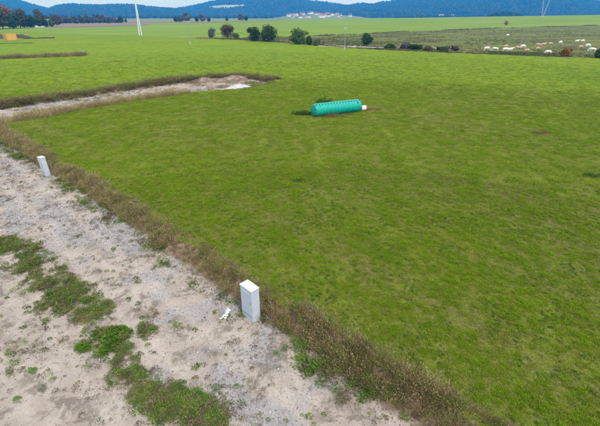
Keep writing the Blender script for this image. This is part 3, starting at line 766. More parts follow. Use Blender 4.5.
# crumpled white scrap
def scrap(px, py, size, rz, label, seed):
    c = P(px, py, True); g = random.Random(seed); n = 9; V = []; Fc = []
    for i in range(n):
        for j in range(5):
            u_ = i / (n - 1) - .5; v_ = j / 4 - .5
            zz = .05 + .05 * math.sin(7 * u_ + 3 * v_ + seed) * size + g.uniform(-.022, .03) + .10 * abs(u_) * size
            V.append((u_ * size, v_ * size * .38 * (1 - .5 * abs(u_)) + .10 * math.sin(4 * u_), max(.006, zz * .7)))
    for i in range(n - 1):
        for j in range(4): a = i * 5 + j; Fc.append((a, a + 5, a + 6, a + 1))
    o = mesh_obj('plastic_scrap', V, Fc, MT['scrap']); md = o.modifiers.new('thickness', 'SOLIDIFY'); md.thickness = .004
    o.location = c; o.rotation_euler = (0, 0, rz); return tag(o, label, 'litter')
scrap(227, 314.5, .48, .9, 'crumpled white plastic scrap lying left of the foreground cabinet', 3)
scrap(222.5, 317.8, .2, .2, 'small white scrap beside the larger crumpled one', 5)
# cable conduit end
c = P(265, 322, True); e = empty('cable_conduit', c, .75)
bm = bmesh.new(); tube(bm, (-.14, 0, .01), (.08, 0, .075), .036, .036, 12)
for k in range(6): tube(bm, (-.12 + k * .033, 0, .0165 + k * .0098), (-.106 + k * .033, 0, .0205 + k * .0098), .041, .041, 12)
bm_obj('corrugated_tube', bm, MT['black'], e)
bm = bmesh.new(); tube(bm, (.081, 0, .0753), (.15, 0, .0955), .044, .044, 12); bm_obj('end_cap', bm, MT['blue'], e)
tag(e, 'black cable conduit with a blue end at the foot of the foreground cabinet', 'conduit')

# ------------------------------------------------------------------ turquoise ribbed tank
t = NT('turquoise_polyethylene'); n = t.noise(3, 5, .6, vec=t.obj()); n2 = t.noise(14, 4, .7, vec=t.obj())
c = t.ramp(n, [(.3, (.0, .29, .225)), (.7, (.002, .42, .33))]); c = t.mix(t.math('MULTIPLY', t.mask(n2, .56, .72), .4), c, (.05, .22, .18)); c = t.mix(t.math('MULTIPLY', t.mask(t.noise(1.1, 6, .75, vec=t.obj()), .56, .7), .35), c, (.20, .33, .28)); t.b.inputs['Specular IOR Level'].default_value = .4
MT['tank'] = t.out(c, .42)
pa = G(313.5, 116.5); pb = G(358.5, 111)
TL = float(np.hypot(*(pb - pa))); TR = .72
tk = empty('storage_tank', (pa[0], pa[1], 0), math.atan2(pb[1] - pa[1], pb[0] - pa[0]))
def lathe(name, prof, n, mat, parent, smooth=True):
    V = []; Fc = []
    for (xx, rr) in prof:
        for k in range(n): a = k * 2 * math.pi / n; V.append((xx, rr * math.cos(a), TR + rr * math.sin(a)))
    m = len(prof)
    for i in range(m - 1):
        for k in range(n): Fc.append((i * n + k, i * n + (k + 1) % n, (i + 1) * n + (k + 1) % n, (i + 1) * n + k))
    Fc.append(tuple(range(n))[::-1]); Fc.append(tuple((m - 1) * n + k for k in range(n)))
    return mesh_obj(name, V, Fc, mat, parent, smooth)
NR = 15; prof = [(.0, .50), (.02, .58), (.08, .635)]
x0, x1 = .16, TL - .16; stp = (x1 - x0) / NR
for k in range(NR):
    b = x0 + k * stp
    prof += [(b + stp * .02, .645), (b + stp * .14, .66), (b + stp * .24, .715), (b + stp * .36, .725), (b + stp * .62, .725), (b + stp * .74, .715), (b + stp * .86, .66), (b + stp * .98, .645)]
prof += [(TL - .08, .635), (TL - .02, .58), (TL, .50)]
lathe('shell', prof, 40, MT['tank'], tk)
# end cap with radial ribs, dark slots between them
for xe, sgn in ((0, -1), (TL, 1)):
    bm = bmesh.new(); nn = 24
    def ringv(xx, rr): return [bm.verts.new((xx, rr * math.cos(k * 6.28318 / nn), TR + rr * math.sin(k * 6.28318 / nn))) for k in range(nn)]
    rings = [ringv(xe + sgn * .002, .495), ringv(xe + sgn * .06, .47), ringv(xe + sgn * .09, .30), ringv(xe + sgn * .10, .10)]
    for a, b in zip(rings[:-1], rings[1:]):
        for k in range(nn): bm.faces.new((a[k], a[(k + 1) % nn], b[(k + 1) % nn], b[k]))
    bm.faces.new(rings[-1]); cp = bm_obj('end_cap', bm, MT['tank'], tk, True)
    for k in range(9):
        a = k * 6.28318 / 9 + .2; M = Matrix.Translation((xe, 0, TR)) @ Matrix.Rotation(a, 4, 'X')
        bm = bmesh.new(); box(bm, min(sgn * .03, sgn * .115), max(sgn * .03, sgn * .115), -.03, .03, .16, .60, .01, M); bm_obj('rib', bm, MT['tank'], cp)
        M = Matrix.Translation((xe, 0, TR)) @ Matrix.Rotation(a + .35, 4, 'X')
        bm = bmesh.new(); box(bm, min(-sgn * .02, sgn * .085), max(-sgn * .02, sgn * .085), -.055, .055, .44, .60, .01, M); bm_obj('slot', bm, MT['seam'], cp)
for k in range(NR + 1):
    b = x0 + k * stp
    for an in (math.pi * .62, math.pi * .40):
        M = Matrix.Translation((b, 0, TR)) @ Matrix.Rotation(an - math.pi / 2, 4, 'X')
        bm = bmesh.new(); box(bm, -.045, .045, -.06, .06, .625, .735, .012, M); bm_obj('lug', bm, MT['seam'] if an > 1.5 else MT['tank'], tk)
bm = bmesh.new(); M = Matrix.Translation((TL - .55, 0, TR)) @ Matrix.Rotation(R(48), 4, 'X'); tube(bm, M @ Vector((0, 0, .66)), M @ Vector((0, 0, .78)), .085, .085, 12); bm_obj('inlet', bm, MT['seam'], tk)
tag(tk, 'turquoise ribbed plastic tank lying on the meadow', 'tank')
tk.location.z = -.06
# pale pipe end and its red collar by the tank
MT['pink'] = simple('faded_pink_plastic', (.62, .42, .40), .55, .1); MT['red'] = simple('rusty_red_collar', (.32, .09, .06), .7, .2); MT['pipew'] = simple('pale_pipe', (.70, .66, .66), .5, .08)
q = G(362, 110.6); e = empty('pipe_section', (q[0], q[1], .0), .35)
def pipe_shell(bm, xa, xb, ro, ri, zc, n=20):
    rs = [(xa, ro), (xb, ro), (xb, ri), (xa, ri)]; vv = [[bm.verts.new((a, r * math.cos(k * 6.28318 / n), zc + r * math.sin(k * 6.28318 / n))) for k in range(n)] for a, r in rs]
    for i in range(4):
        for k in range(n): bm.faces.new((vv[i][k], vv[i][(k + 1) % n], vv[(i + 1) % 4][(k + 1) % n], vv[(i + 1) % 4][k]))
bm = bmesh.new(); pipe_shell(bm, -.10, .42, .30, .265, .30); bm_obj('pipe_body', bm, MT['pipew'], e, False)
bm = bmesh.new(); pipe_shell(bm, .43, .56, .325, .27, .32); bm_obj('collar', bm, MT['red'], e, False)
bm = bmesh.new(); pipe_shell(bm, -.24, -.11, .32, .27, .315); bm_obj('collar', bm, MT['pink'], e, False)
tag(e, 'short pale pipe section with a red collar at the right end of the tank', 'pipe')
# weeds round the tank
def clump_at(px, py, rx, ry, n, s0, s1, hf, src, label, tint, seed, cat='weeds', name='weed_clump', z=None):
    c = P(px, py); gg = np.random.default_rng(seed); a = gg.random(n) * 6.283; r = np.sqrt(gg.random(n))
    x = c.x + r * np.cos(a) * rx; y = c.y + r * np.sin(a) * ry; s = gg.uniform(s0, s1, n) * (1 - .45 * r * r)
    o = scatter(name, np.stack([x, y, near_z(x, y)], 1), np.stack([s, s, s * hf], 1), SRC[src], origin=(c.x, c.y, c.z), tint=tint(gg, n), r_=gg, tilt=.25)
    return tag(o, label, cat)
dk = lambda g, n: g.random(n) * .35
clump_at(324, 105.5, 1.4, .8, 60, 1.4, 3.0, 3.0, 'weed', 'tall dark green weeds standing behind the tank', dk, 401)
clump_at(303, 114, 1.4, .7, 90, 1.2, 2.6, 1.4, 'weed', 'dark green low weeds at the left end of the tank', dk, 402)
clump_at(331, 116.5, 1.9, .45, 170, .6, 1.1, 1.0, 'dry', 'dry brown grass along the near side of the tank', lambda g, n: g.random(n) * .45, 403)
clump_at(346, 114, 1.6, .45, 120, .6, 1.1, 1.0, 'brush', 'brown weeds under the right half of the tank', lambda g, n: g.random(n), 404)
clump_at(372, 109.5, 1.2, .8, 90, .6, 1.2, .9, 'dry', 'dry grass tuft to the right of the pale pipe', lambda g, n: g.random(n) * .6, 405)
clump_at(541, 133, 1.1, .5, 60, .7, 1.1, .8, 'dry', 'small heap of dry brushwood in the right part of the meadow', lambda g, n: g.random(n) * .35, 406)
clump_at(298, 181, .4, .3, 16, .9, 1.4, 1.0, 'weed', 'small dark green weed in the middle of the meadow', dk, 407)
clump_at(116, 61.5, 2.2, .8, 60, .8, 1.4, .9, 'brush', 'dark weed patch alone in the far meadow', dk, 408)
clump_at(592, 176, .7, .5, 24, .9, 1.5, 1.2, 'weed', 'dark green weed near the right edge of the meadow', dk, 409)

# ------------------------------------------------------------------ earth heaps and gravel pile at the end of the far track
t = NT('heap_earth'); n = t.noise(.9, 6, .7); c = t.ramp(n, [(.3, (.075, .052, .038)), (.5, (.20, .145, .11)), (.7, (.36, .29, .23))]); t.bump(t.noise(4, 5, .7), .8, .15); MT['heap'] = t.out(c, .95)
t = NT('heap_gravel'); n = t.noise(1.4, 6, .7); c = t.ramp(n, [(.3, (.40, .37, .40)), (.7, (.58, .55, .58))]); t.bump(t.noise(9, 5, .7), .8, .08); MT['pile'] = t.out(c, .95)
t = NT('heap_dark_soil'); n = t.noise(.7, 6, .7); c = t.ramp(n, [(.3, (.045, .032, .025)), (.6, (.105, .078, .06)), (.8, (.16, .14, .07))]); t.bump(t.noise(3, 5, .7), .8, .2); MT['darkheap'] = t.out(c, .95)
def mound(name, px, py, rx, ry, h, mat, label, seed, rz=0., rough=.35, n=44):
    c = P(px, py); u_ = np.linspace(-1.15, 1.15, n); UX, UY = np.meshgrid(u_, u_); rr = np.hypot(UX, UY)
    wx, wy = UX * rx, UY * ry
    rr = rr + .35 * (fbm(wx + seed * 9, wy, .9 / max(1, rx * .3), seed, 3) - .5)
    hz = np.clip(1 - rr, 0, 1) ** .85; z_ = h * hz * (1 + rough * 2 * (fbm(wx, wy + seed * 7, 1.2, seed + 3, 4) - .5)) - .12
    o = grid_obj(name, wx, wy, z_, mat, kind=None, smooth=True); o.location = (c.x, c.y, c.z); o.rotation_euler = (0, 0, rz)
    if 'kind' in o: del o['kind']
    return tag(o, label, 'heap')
mound('earth_heap', 203, 79.3, 3.4, 2.4, .7, MT['heap'], 'pale brown earth heap at the end of the far track, leftmost of the heaps', 1, .1)
mound('earth_heap', 220, 79.0, 2.4, 1.8, .55, MT['heap'], 'low reddish earth heap between the two larger heaps', 2)
mound('earth_heap', 235, 77.6, 3.0, 2.0, .95, MT['heap'], 'highest red-brown earth heap behind the pale gravel pile', 3, -.1)
mound('earth_heap', 222, 84.0, 1.6, 1.3, .5, MT['heap'], 'small tan earth heap left of the pale gravel pile', 4)
mound('gravel_pile', 240, 86.2, 3.3, 1.9, .9, MT['pile'], 'flat pale grey gravel pile beside the red-brown heaps', 5, .12, .15)
clump_at(262, 83.5, 2.4, 2.0, 150, 1.0, 1.9, 1.0, 'dry', 'brown dry weeds at the right end of the earth heaps', lambda g, n: np.where(g.random(n) < .5, g.random(n) * .3, .8), 420)
clump_at(252, 80.5, 2.0, 1.6, 80, 1.2, 2.2, 1.1, 'weed', 'green-brown weeds behind the pale gravel pile', lambda g, n: .5 + .5 * g.random(n), 421)
clump_at(216, 79.8, 3.5, 1.4, 90, .8, 1.6, .9, 'mixed', 'brown-green weeds growing over the low reddish heap', lambda g, n: g.random(n), 423)
clump_at(192, 80.5, 2.2, 1.4, 90, 1.2, 2.0, 1.2, 'brush', 'dark weeds at the left foot of the earth heaps', dk, 422)

# far-left works: dark soil heaps, weed strip, yellow container
mound('soil_heap', 4, 38.6, 6.5, 3.5, 2.3, MT['darkheap'], 'dark soil heap behind the yellow container', 11)
mound('soil_heap', 22, 38.0, 6.0, 3.0, 1.9, MT['darkheap'], 'dark soil heap tailing off right of the yellow container', 12)
def weed_strip(px0, py0, px1, py1, n, wid, s0, s1, src, label, tint, seed):
    a, b = G(px0, py0), G(px1, py1); gg = np.random.default_rng(seed); t_ = gg.random(n); x = a[0] + (b[0] - a[0]) * t_ + gg.normal(0, wid, n) * .3; y = a[1] + (b[1] - a[1]) * t_ + gg.normal(0, wid, n)
    s = gg.uniform(s0, s1, n) * (.6 + .8 * fbm(x, y, .25, seed, 2)); o = scatter('weed_strip', np.stack([x, y, near_z(x, y)], 1), s, SRC[src], tint=tint(gg, n), r_=gg, tilt=.25)
    return tag(o, label, 'weeds', kind='stuff')
mixd = lambda g, n: np.where(g.random(n) < .45, g.random(n) * .3, .3 + .7 * g.random(n))
weed_strip(-25, 59.5, 84, 55.6, 2200, .9, 1.3, 2.6, 'dry', 'brown weed strip across the far meadow ending at a tiny white cabinet', mixd, 430)
weed_strip(-25, 59.0, 84, 55.2, 700, .9, 1.6, 3.0, 'brush', 'brown leafy weeds in the strip across the far meadow', mixd, 431)
weed_strip(24, 38.8, 53, 38.2, 500, .8, 2.0, 3.6, 'brush', 'brown weeds between the soil heap and the utility pole', mixd, 432)
weed_strip(-10, 44.0, 32, 43.2, 400, .6, 1.0, 1.8, 'brush', 'low dark weed line in front of the yellow container', mixd, 433)

MT['yellow'] = simple('yellow_painted_steel', (.62, .36, .07), .5, .12, 1.5); MT['orange'] = simple('orange_yellow_steel', (.55, .28, .05), .5, .12, 1.5)
def container(px, py, rz):
    q = G(px, py); e = empty('site_container', (q[0], q[1], 0), rz); Lx, Ly, Hh = 4.4, 2.3, 2.75
    bm = bmesh.new()
    def corr(p0, p1, nrm, n):        # corrugated wall
        p0 = Vector(p0); p1 = Vector(p1); nrm = Vector(nrm); pts = []
        for k in range(n * 4 + 1):
            f = k / (n * 4); off = (0, 0, 1, 1)[k % 4] * .045; pts.append(p0.lerp(p1, f) - nrm * off)
        lo = [bm.verts.new(p + Vector((0, 0, .18))) for p in pts]; hi = [bm.verts.new(p + Vector((0, 0, Hh - .14))) for p in pts]
        for k in range(len(pts) - 1): bm.faces.new((lo[k], lo[k + 1], hi[k + 1], hi[k]))
    corr((-Lx / 2, -Ly / 2, 0), (Lx / 2, -Ly / 2, 0), (0, -1, 0), 14); corr((Lx / 2, Ly / 2, 0), (-Lx / 2, Ly / 2, 0), (0, 1, 0), 14)
    corr((Lx / 2, -Ly / 2, 0), (Lx / 2, Ly / 2, 0), (1, 0, 0), 7)
    bm_obj('wall', bm, MT['yellow'], e)
    bm = bmesh.new(); box(bm, -Lx / 2 - .03, Lx / 2 + .03, -Ly / 2 - .03, Ly / 2 + .03, Hh - .14, Hh, .02); bm_obj('roof', bm, MT['yellow'], e)
    bm = bmesh.new(); box(bm, -Lx / 2 - .03, Lx / 2 + .03, -Ly / 2 - .03, Ly / 2 + .03, 0, .18, .02); bm_obj('base_frame', bm, MT['orange'], e)
    for sx in (-1, 1):
        for sy in (-1, 1):
            bm = bmesh.new(); box(bm, sx * Lx / 2 - .07, sx * Lx / 2 + .06, sy * Ly / 2 - .07, sy * Ly / 2 + .06, .001, Hh - .001, .01); bm_obj('corner_post', bm, MT['orange'], e)
    for s in (-1, 1):
        bm = bmesh.new(); box(bm, -Lx / 2 - .035, -Lx / 2 + .02, min(s * .02, s * (Ly / 2 - .08)), max(s * .02, s * (Ly / 2 - .08)), .2, Hh - .16, .01); dr = bm_obj('door', bm, MT['orange'], e)
        for k in (.3, .7):
            bm = bmesh.new(); tube(bm, (-Lx / 2 - .06, s * Ly / 2 * k, .22), (-Lx / 2 - .06, s * Ly / 2 * k, Hh - .18), .025, n=8); bm_obj('lock_bar', bm, MT['steel'], dr)
    return tag(e, 'yellow steel site container standing before dark soil heaps at the left edge', 'container')
container(11, 40.2, 1.05)

# ------------------------------------------------------------------ trees and shrubs
def leaf_mat(name, stops):
    t = NT(name); oi = t.node('ShaderNodeObjectInfo')
    n = t.noise(1.1, 4, .65); n2 = t.noise(.25, 2, .5)
    c = t.ramp(t.math('ADD', t.math('MULTIPLY', n, .7), t.math('MULTIPLY', n2, .3)), stops)
    return t.out(c, .8)
LM = {
 'dark': leaf_mat('leaves_dark_green', [(.32, (.015, .036, .008)), (.5, (.032, .064, .013)), (.68, (.070, .115, .022))]),
 'mid': leaf_mat('leaves_mid_green', [(.32, (.034, .072, .016)), (.5, (.066, .120, .026)), (.68, (.120, .175, .040))]),
 'red': leaf_mat('leaves_reddish', [(.32, (.036, .036, .022)), (.5, (.075, .060, .036)), (.68, (.125, .088, .052))]),
 'olive': leaf_mat('leaves_olive', [(.32, (.045, .052, .018)), (.5, (.085, .090, .028)), (.68, (.14, .13, .04))]),
 'autumn': leaf_mat('leaves_autumn', [(.32, (.11, .060, .014)), (.5, (.23, .125, .022)), (.68, (.34, .20, .035))]),
 'grey': leaf_mat('leaves_grey_green', [(.32, (.060, .068, .055)), (.5, (.10, .105, .085)), (.68, (.15, .155, .125))]),
}
MT['bark'] = simple('bark', (.085, .065, .05), .9, .3, 2)
def crown_mesh(w, h, z0, nleaf, leaf, lobes, seed):
    g = np.random.default_rng(seed); cs = []
    for k in range(lobes):
        a = g.random() * 6.283; rr = w / 2 * .68 * math.sqrt(g.random()); zz = z0 + (h - z0) * g.uniform(.14, .80)
        cs.append((rr * math.cos(a), rr * math.sin(a), zz, w / 2 * g.uniform(.24, .48), (h - z0) * g.uniform(.14, .28)))
    cs[0] = (0, 0, z0 + (h - z0) * .66, w / 2 * .55, (h - z0) * .34)
    cs[1] = (0, 0, z0 + (h - z0) * .30, w / 2 * .78, (h - z0) * .32)
    cs = np.array(cs); wts = cs[:, 3] ** 2; idx = g.choice(lobes, nleaf, p=wts / wts.sum())
    d = g.normal(0, 1, (nleaf, 3)); d /= np.linalg.norm(d, axis=1)[:, None]; rad = g.uniform(.5, 1.08, nleaf) ** .7 * np.where(g.random(nleaf) < .12, 1.22, 1)
    c = cs[idx, :3] + d * rad[:, None] * cs[idx][:, [3, 3, 4]]
    n = d + g.normal(0, .55, (nleaf, 3)); n /= np.linalg.norm(n, axis=1)[:, None]
    u = np.cross(n, g.normal(0, 1, (nleaf, 3))); u /= np.linalg.norm(u, axis=1)[:, None]; v = np.cross(n, u)
    s = (leaf * g.uniform(.55, 1.2, nleaf))[:, None]
    V = np.stack([c - u * s, c + v * s * .6, c + u * s, c - v * s * .6], 1).reshape(-1, 3)
    Fc = np.arange(nleaf * 4).reshape(-1, 4)
    me = bpy.data.meshes.new('crown'); me.from_pydata(V.tolist(), [], Fc.tolist()); return me, cs
def trunk_bm(h, r, cs, seed, stems=1):
    g = random.Random(seed); bm = bmesh.new()
    for k in range(stems):
        b = Vector((g.uniform(-.2, .2) * (stems > 1), g.uniform(-.2, .2) * (stems > 1), -.1)); m = b + Vector((g.uniform(-.15, .15), g.uniform(-.15, .15), h * .35)); t_ = m + Vector((g.uniform(-.3, .3), g.uniform(-.3, .3), h * .35))
        tube(bm, b, m, r, r * .75, 7); tube(bm, m, t_, r * .75, r * .35, 6)
        for c in cs[::max(1, len(cs) // 4)]: tube(bm, m.lerp(t_, g.uniform(0, .6)), Vector(c[:3]), r * .4, r * .12, 5)
    return bm
def tree(name, px, py, w, h, mat, label, cat='tree', group=None, nleaf=1100, leaf=.28, lobes=9, seed=0, z0f=.12, loc=None, stems=1):
    c = Vector(loc) if loc is not None else (lambda q: Vector((q[0], q[1], float(H(q[0], q[1])))))(G(px, py))
    e = empty(name, c, 0)
    me, cs = crown_mesh(w, h, h * z0f, nleaf, leaf, lobes, seed); me.materials.append(LM[mat]); link(bpy.data.objects.new('crown', me), e)
    bm_obj('trunk', trunk_bm(h, max(.06, w * .022), cs, seed, stems), MT['bark'], e)
    return tag(e, label, cat, group)
GRP = 'shrubs along the stream'
def ppm(py): return 445 / (10 * 445 / (py - 16)) if False else (py - 16) / 10.0    # px per metre at a ground row
def shrub(px, base, wpx, hpx, mat, label, seed, n=1200, lobes=9, z0=.04, stems=3, name='shrub', cat='shrub', leaf=None):
    k = ppm(base); tree(name, px, base, wpx / k * 1.25, hpx / k * 1.12, mat, label, cat, GRP, int(n * 1.7), leaf or .27, lobes + 5, seed, z0, stems=stems)
shrub(212, 38.2, 8, 9.5, 'grey', 'small dark grey-green shrub, leftmost of the stream shrubs', 1, 800)
shrub(228, 38.6, 15, 13.5, 'red', 'reddish-brown bushy shrub second from the left in the stream row', 2, 1500)
shrub(236, 38.9, 8, 5.5, 'olive', 'low shrub at the right foot of the reddish-brown shrub', 3, 400)
shrub(254.5, 41.2, 14, 13, 'dark', 'dark green round shrub, left one of the touching pair', 4, 1600)
shrub(268, 41.6, 17, 16, 'dark', 'big dark green tree, right one of the touching pair', 5, 2200, 11)
shrub(298.5, 44.2, 17, 15, 'mid', 'broad mid-green shrub right of the touching pair', 6, 1900, 10)
shrub(309.5, 45.0, 6, 8.5, 'dark', 'narrow dark green shrub beside the broad mid-green one', 7, 600)
shrub(316.5, 45.6, 8, 5.5, 'mid', 'small low green shrub before the pale gravel bar', 8, 500)
shrub(366.5, 46.4, 11.5, 11.5, 'dark', 'round lone tree with a short trunk on the gravel bar', 9, 1400, 8, .20, 1, 'round_tree', 'tree')
shrub(390, 48.9, 12, 4.2, 'dark', 'low wide dark shrub right of the lone round tree', 10, 700)
shrub(406, 48.6, 13, 6, 'grey', 'blue-green low shrub in the middle of the gravel bar', 11, 900)
shrub(415, 49.6, 14, 5, 'dark', 'dark low shrub just right of the blue-green one', 12, 800)
shrub(428, 50.6, 11, 3.5, 'olive', 'olive low shrub left of the brownish stream bush', 13, 500)
shrub(443, 51.6, 13, 4.5, 'dark', 'dark low shrub near the first white cows', 14, 700)
shrub(455, 50.8, 8, 4.5, 'red', 'brownish bush left of the grazing cows', 15, 500)
shrub(564.5, 56.4, 10, 7.5, 'autumn', 'yellow-brown bush beside the stream right of the cows', 16, 700)
shrub(599, 58.0, 9, 9, 'dark', 'dark green bush at the right edge of the picture', 17, 700)
shrub(506, 25.2, 3.6, 3.2, 'autumn', 'lone orange bush high up in the pasture', 18, 300)

# big trees on the far left
big = [(-6, 29.5, 18, 20, 'dark'), (3, 29.0, 15, 20, 'olive'), (10, 28.4, 15, 21, 'autumn'), (14, 28.8, 13, 13, 'dark'), (21, 28.2, 14, 18, 'olive'), (25, 28.0, 12, 13, 'dark'), (31, 27.8, 11, 11, 'dark'),
       (37, 27.4, 10, 10, 'dark'), (41, 27.0, 9, 16, 'olive'), (46, 26.9, 9, 10, 'dark'), (51, 26.6, 8, 9, 'mid'), (57, 25.6, 9, 10, 'red')]
txt = ['dark tree at the left frame edge, front of the left grove', 'olive tree at the left grove, second from the frame edge', 'orange autumn tree, tallest in the left grove', 'dark low tree in front of the orange autumn tree',
       'olive tree right of the orange autumn tree', 'dark tree in the middle of the left grove', 'dark round tree left of the white parked vehicles', 'dark low tree behind the white parked vehicles',
       'tall brownish tree rising above the white parked vehicles', 'dark tree right of the tall brownish one', 'small green tree beside the first utility pole', 'reddish tree at the right end of the left grove']
for i, (a, b, w, h, m) in enumerate(big):
    k = ppm(b); tree('grove_tree', a, b, w / k * 1.3, h / k * 1.1, m, txt[i], 'tree', 'trees of the left grove', 3000, .62, 16, 40 + i, .10)

# far tree rows: shared meshes, individual trees
proto = []
for i, (m, w, h) in enumerate([('dark', 7, 7), ('olive', 8, 8), ('grey', 9, 8.5), ('mid', 6, 6), ('red', 7, 7)]):
    me, cs = crown_mesh(w, h, h * .1, 380, .75, 7, 80 + i); me.materials.append(LM[m]); bmt = trunk_bm(h, .2, cs, i); tm = bpy.data.meshes.new('trunk'); bmt.to_mesh(tm); bmt.free(); tm.materials.append(MT['bark']); proto.append((me, tm))
def far_tree(px, py, sc, i, label, group):
    q = G(px, py); e = empty('far_tree', (q[0], q[1], float(H(q[0], q[1]))), random.random() * 6); e.scale = (sc, sc, sc * random.uniform(.85, 1.1))
    link(bpy.data.objects.new('crown', proto[i][0]), e); link(bpy.data.objects.new('trunk', proto[i][1]), e); tag(e, label, 'tree', group)
random.seed(21)
xx = 56.
while xx < 122:
    far_tree(xx, 23.7 - (xx - 56) * .008, random.uniform(.8, 1.5) * (1.25 if 84 < xx < 92 or 96 < xx < 104 else 1), random.choice([0, 0, 1, 2, 3, 1]), 'small far tree in the row behind the ploughed field', 'far tree row behind the ploughed field'); xx += random.uniform(1.3, 2.6)
for a, b, s, i, l in [(126, 22.6, .8, 0, 'lone low far tree left of the tall white pylon'), (176, 22.2, 1.1, 0, 'far dark tree, left of the pale far pair'), (180, 22.3, 1.2, 1, 'far olive tree beside the wire pole top'), (187, 22.2, 1.6, 2, 'pale grey-green far tree behind the pole top'),
                      (197, 22.0, 1.0, 0, 'far dark tree right of the pole top'), (203, 21.9, 1.3, 2, 'grey far tree left of a low dark one'), (209, 21.9, 1.0, 0, 'low dark far tree right of the grey one'), (227, 21.2, .9, 0, 'lone small dark far tree on the mauve field edge'),
                      (241, 20.9, 1.3, 2, 'grey-green far tree, left of the far pair'), (246, 20.9, 1.1, 0, 'dark far tree, right of the far pair'), (360, 18.4, .9, 1, 'pale far tree below the saddle of the hills')]:
    far_tree(a, b, s, i, l, 'lone far trees on the plain')

# vegetation strips by the stream and the fence line
def zone_strip(pxs, n, s0, s1, src, label, tint, seed, wid=.9, name='stream_vegetation'):
    gg = np.random.default_rng(seed); q = np.array([G(*p) for p in pxs]); L = np.r_[0, np.cumsum(np.hypot(*np.diff(q, axis=0).T))]
    t_ = gg.random(n) * L[-1]; x = np.interp(t_, L, q[:, 0]) + gg.normal(0, wid, n); y = np.interp(t_, L, q[:, 1]) + gg.normal(0, wid, n)
    m = fbm(x, y, .08, seed, 3); k = gg.random(n) < np.clip((m - .32) * 4, .1, 1); x, y, m = x[k], y[k], m[k]
    s = gg.uniform(s0, s1, len(x)) * (.5 + m); o = scatter(name, np.stack([x, y, H(x, y)], 1), s, SRC[src], tint=tint(gg, len(x)), r_=gg, tilt=.2)
    return tag(o, label, 'vegetation', kind='stuff')
zone_strip([(195, 38.2), (240, 39.6), (275, 41.6), (320, 45.2), (350, 47.7), (400, 50.2), (440, 52.2), (480, 53.6), (520, 55.1), (560, 56.6), (610, 58.2)], 3600, 1.5, 3.2, 'brush', 'dark scrubby vegetation along the stream at the meadow end', mixd, 440, 1.2)
zone_strip([(195, 37.9), (240, 39.0), (275, 40.6), (320, 43.8), (350, 45.0), (400, 47.0), (440, 49.0), (480, 51.2), (520, 53.6), (560, 55.0), (610, 56.2)], 1500, 1.2, 2.4, 'dry', 'pale dry grass beyond the stream', lambda g, n: g.random(n) * .8, 441, 2.2)
zone_strip([(470, 51.8), (520, 54.0), (560, 55.2), (610, 56.8)], 1300, 2.0, 3.4, 'weed', 'green scrub below the grazing cows', dk, 442, 1.6)
zone_strip([(240, 38.2), (275, 37.3), (350, 34.4), (420, 31.0), (500, 28.1), (610, 25.0)], 1700, 2.2, 4.2, 'brush', 'dark thin hedge line across the pasture', dk, 443, .8, 'hedge_line')

def pasture_tufts(n, src, s0, s1, label, tint, seed, lo):
    gg = np.random.default_rng(seed); th = gg.uniform(R(-12), R(44), n); r0 = np.interp(th, TH2, D1); r1 = np.interp(th, TH2, D2); r = r0 + 9 + (r1 - r0 - 9) * gg.random(n) ** 1.6
    x = r * np.sin(th); y = r * np.cos(th); m = fbm(x, y, .06, seed, 4); k = (gg.random(n) < sstep(lo, lo + .16, m)) & (r1 - r0 > 14); x, y = x[k], y[k]
    s = gg.uniform(s0, s1, len(x)); o = scatter('pasture_tufts', np.stack([x, y, H(x, y)], 1), np.stack([s, s, s * .7], 1), SRC[src], tint=tint(gg, len(x)), r_=gg, tilt=.2)
    return tag(o, label, 'vegetation', kind='stuff')
pasture_tufts(16000, 'brush', 1.2, 3.4, 'dark scrubby tufts dotted over the cow pasture', mixd, 471, .46)
pasture_tufts(12000, 'weed', 1.4, 3.6, 'green tufts dotted over the cow pasture', lambda g, n: g.random(n) * .7, 472, .44)
pasture_tufts(9000, 'dry', .7, 1.8, 'pale dry tufts dotted over the cow pasture', lambda g, n: g.random(n) * .65, 473, .48)

# ------------------------------------------------------------------ poles and pylons
MT['concrete'] = simple('pole_concrete', (.42, .42, .41), .85, .12, 2); MT['galv'] = simple('galvanised_steel', (.62, .65, .68), .5, .08, 2); MT['porc'] = simple('insulator_porcelain', (.30, .17, .12), .3, .1); MT['greypole'] = simple('grey_wood_pole', (.27, .27, .27), .85, .2, 2)
def utility_pole(px, py, hpx, label, rz=0., mat='greypole', r=.10):
    q = G(px, py); h = hpx * math.hypot(q[0] * 0, q[1]) / 445; z = float(H(*q)); e = empty('utility_pole', (q[0], q[1], z), rz)
    bm = bmesh.new(); tube(bm, (0, 0, -.3), (0, 0, h), r * 1.25, r * .8, 10); bm_obj('pole', bm, MT[mat], e)
    bm = bmesh.new(); tube(bm, (0, 0, -.2), (0, 0, .9), r * 2.1, r * 1.9, 10); bm_obj('footing', bm, MT['concrete'], e)
    bm = bmesh.new(); box(bm, -.85, .85, -.06, .06, h - .45, h - .33, .01); arm = bm_obj('crossarm', bm, MT['galv'], e)
    for xk in (-.75, 0, .75):
        bm = bmesh.new(); zb = h - .328 if xk else h - .02; tube(bm, (xk, 0, zb), (xk, 0, zb + .12), .05, .05, 8); tube(bm, (xk, 0, zb + .12), (xk, 0, zb + .3), .09, .05, 8); bm_obj('insulator', bm, MT['porc'], arm)
    bm = bmesh.new(); tube(bm, (-.5, 0, h - .45), (0, 0, h - 1.1), .025, n=6); tube(bm, (.5, 0, h - .45), (0, 0, h - 1.1), .025, n=6); bm_obj('brace', bm, MT['galv'], e)
    return tag(e, label, 'utility pole', 'power poles in the fields')
utility_pole(52, 38.2, 18, 'thin utility pole at the end of the brown weeds near the left grove', .3)
utility_pole(190, 44.2, 22, 'thin pale utility pole alone in the green field right of the white pylon', .5)
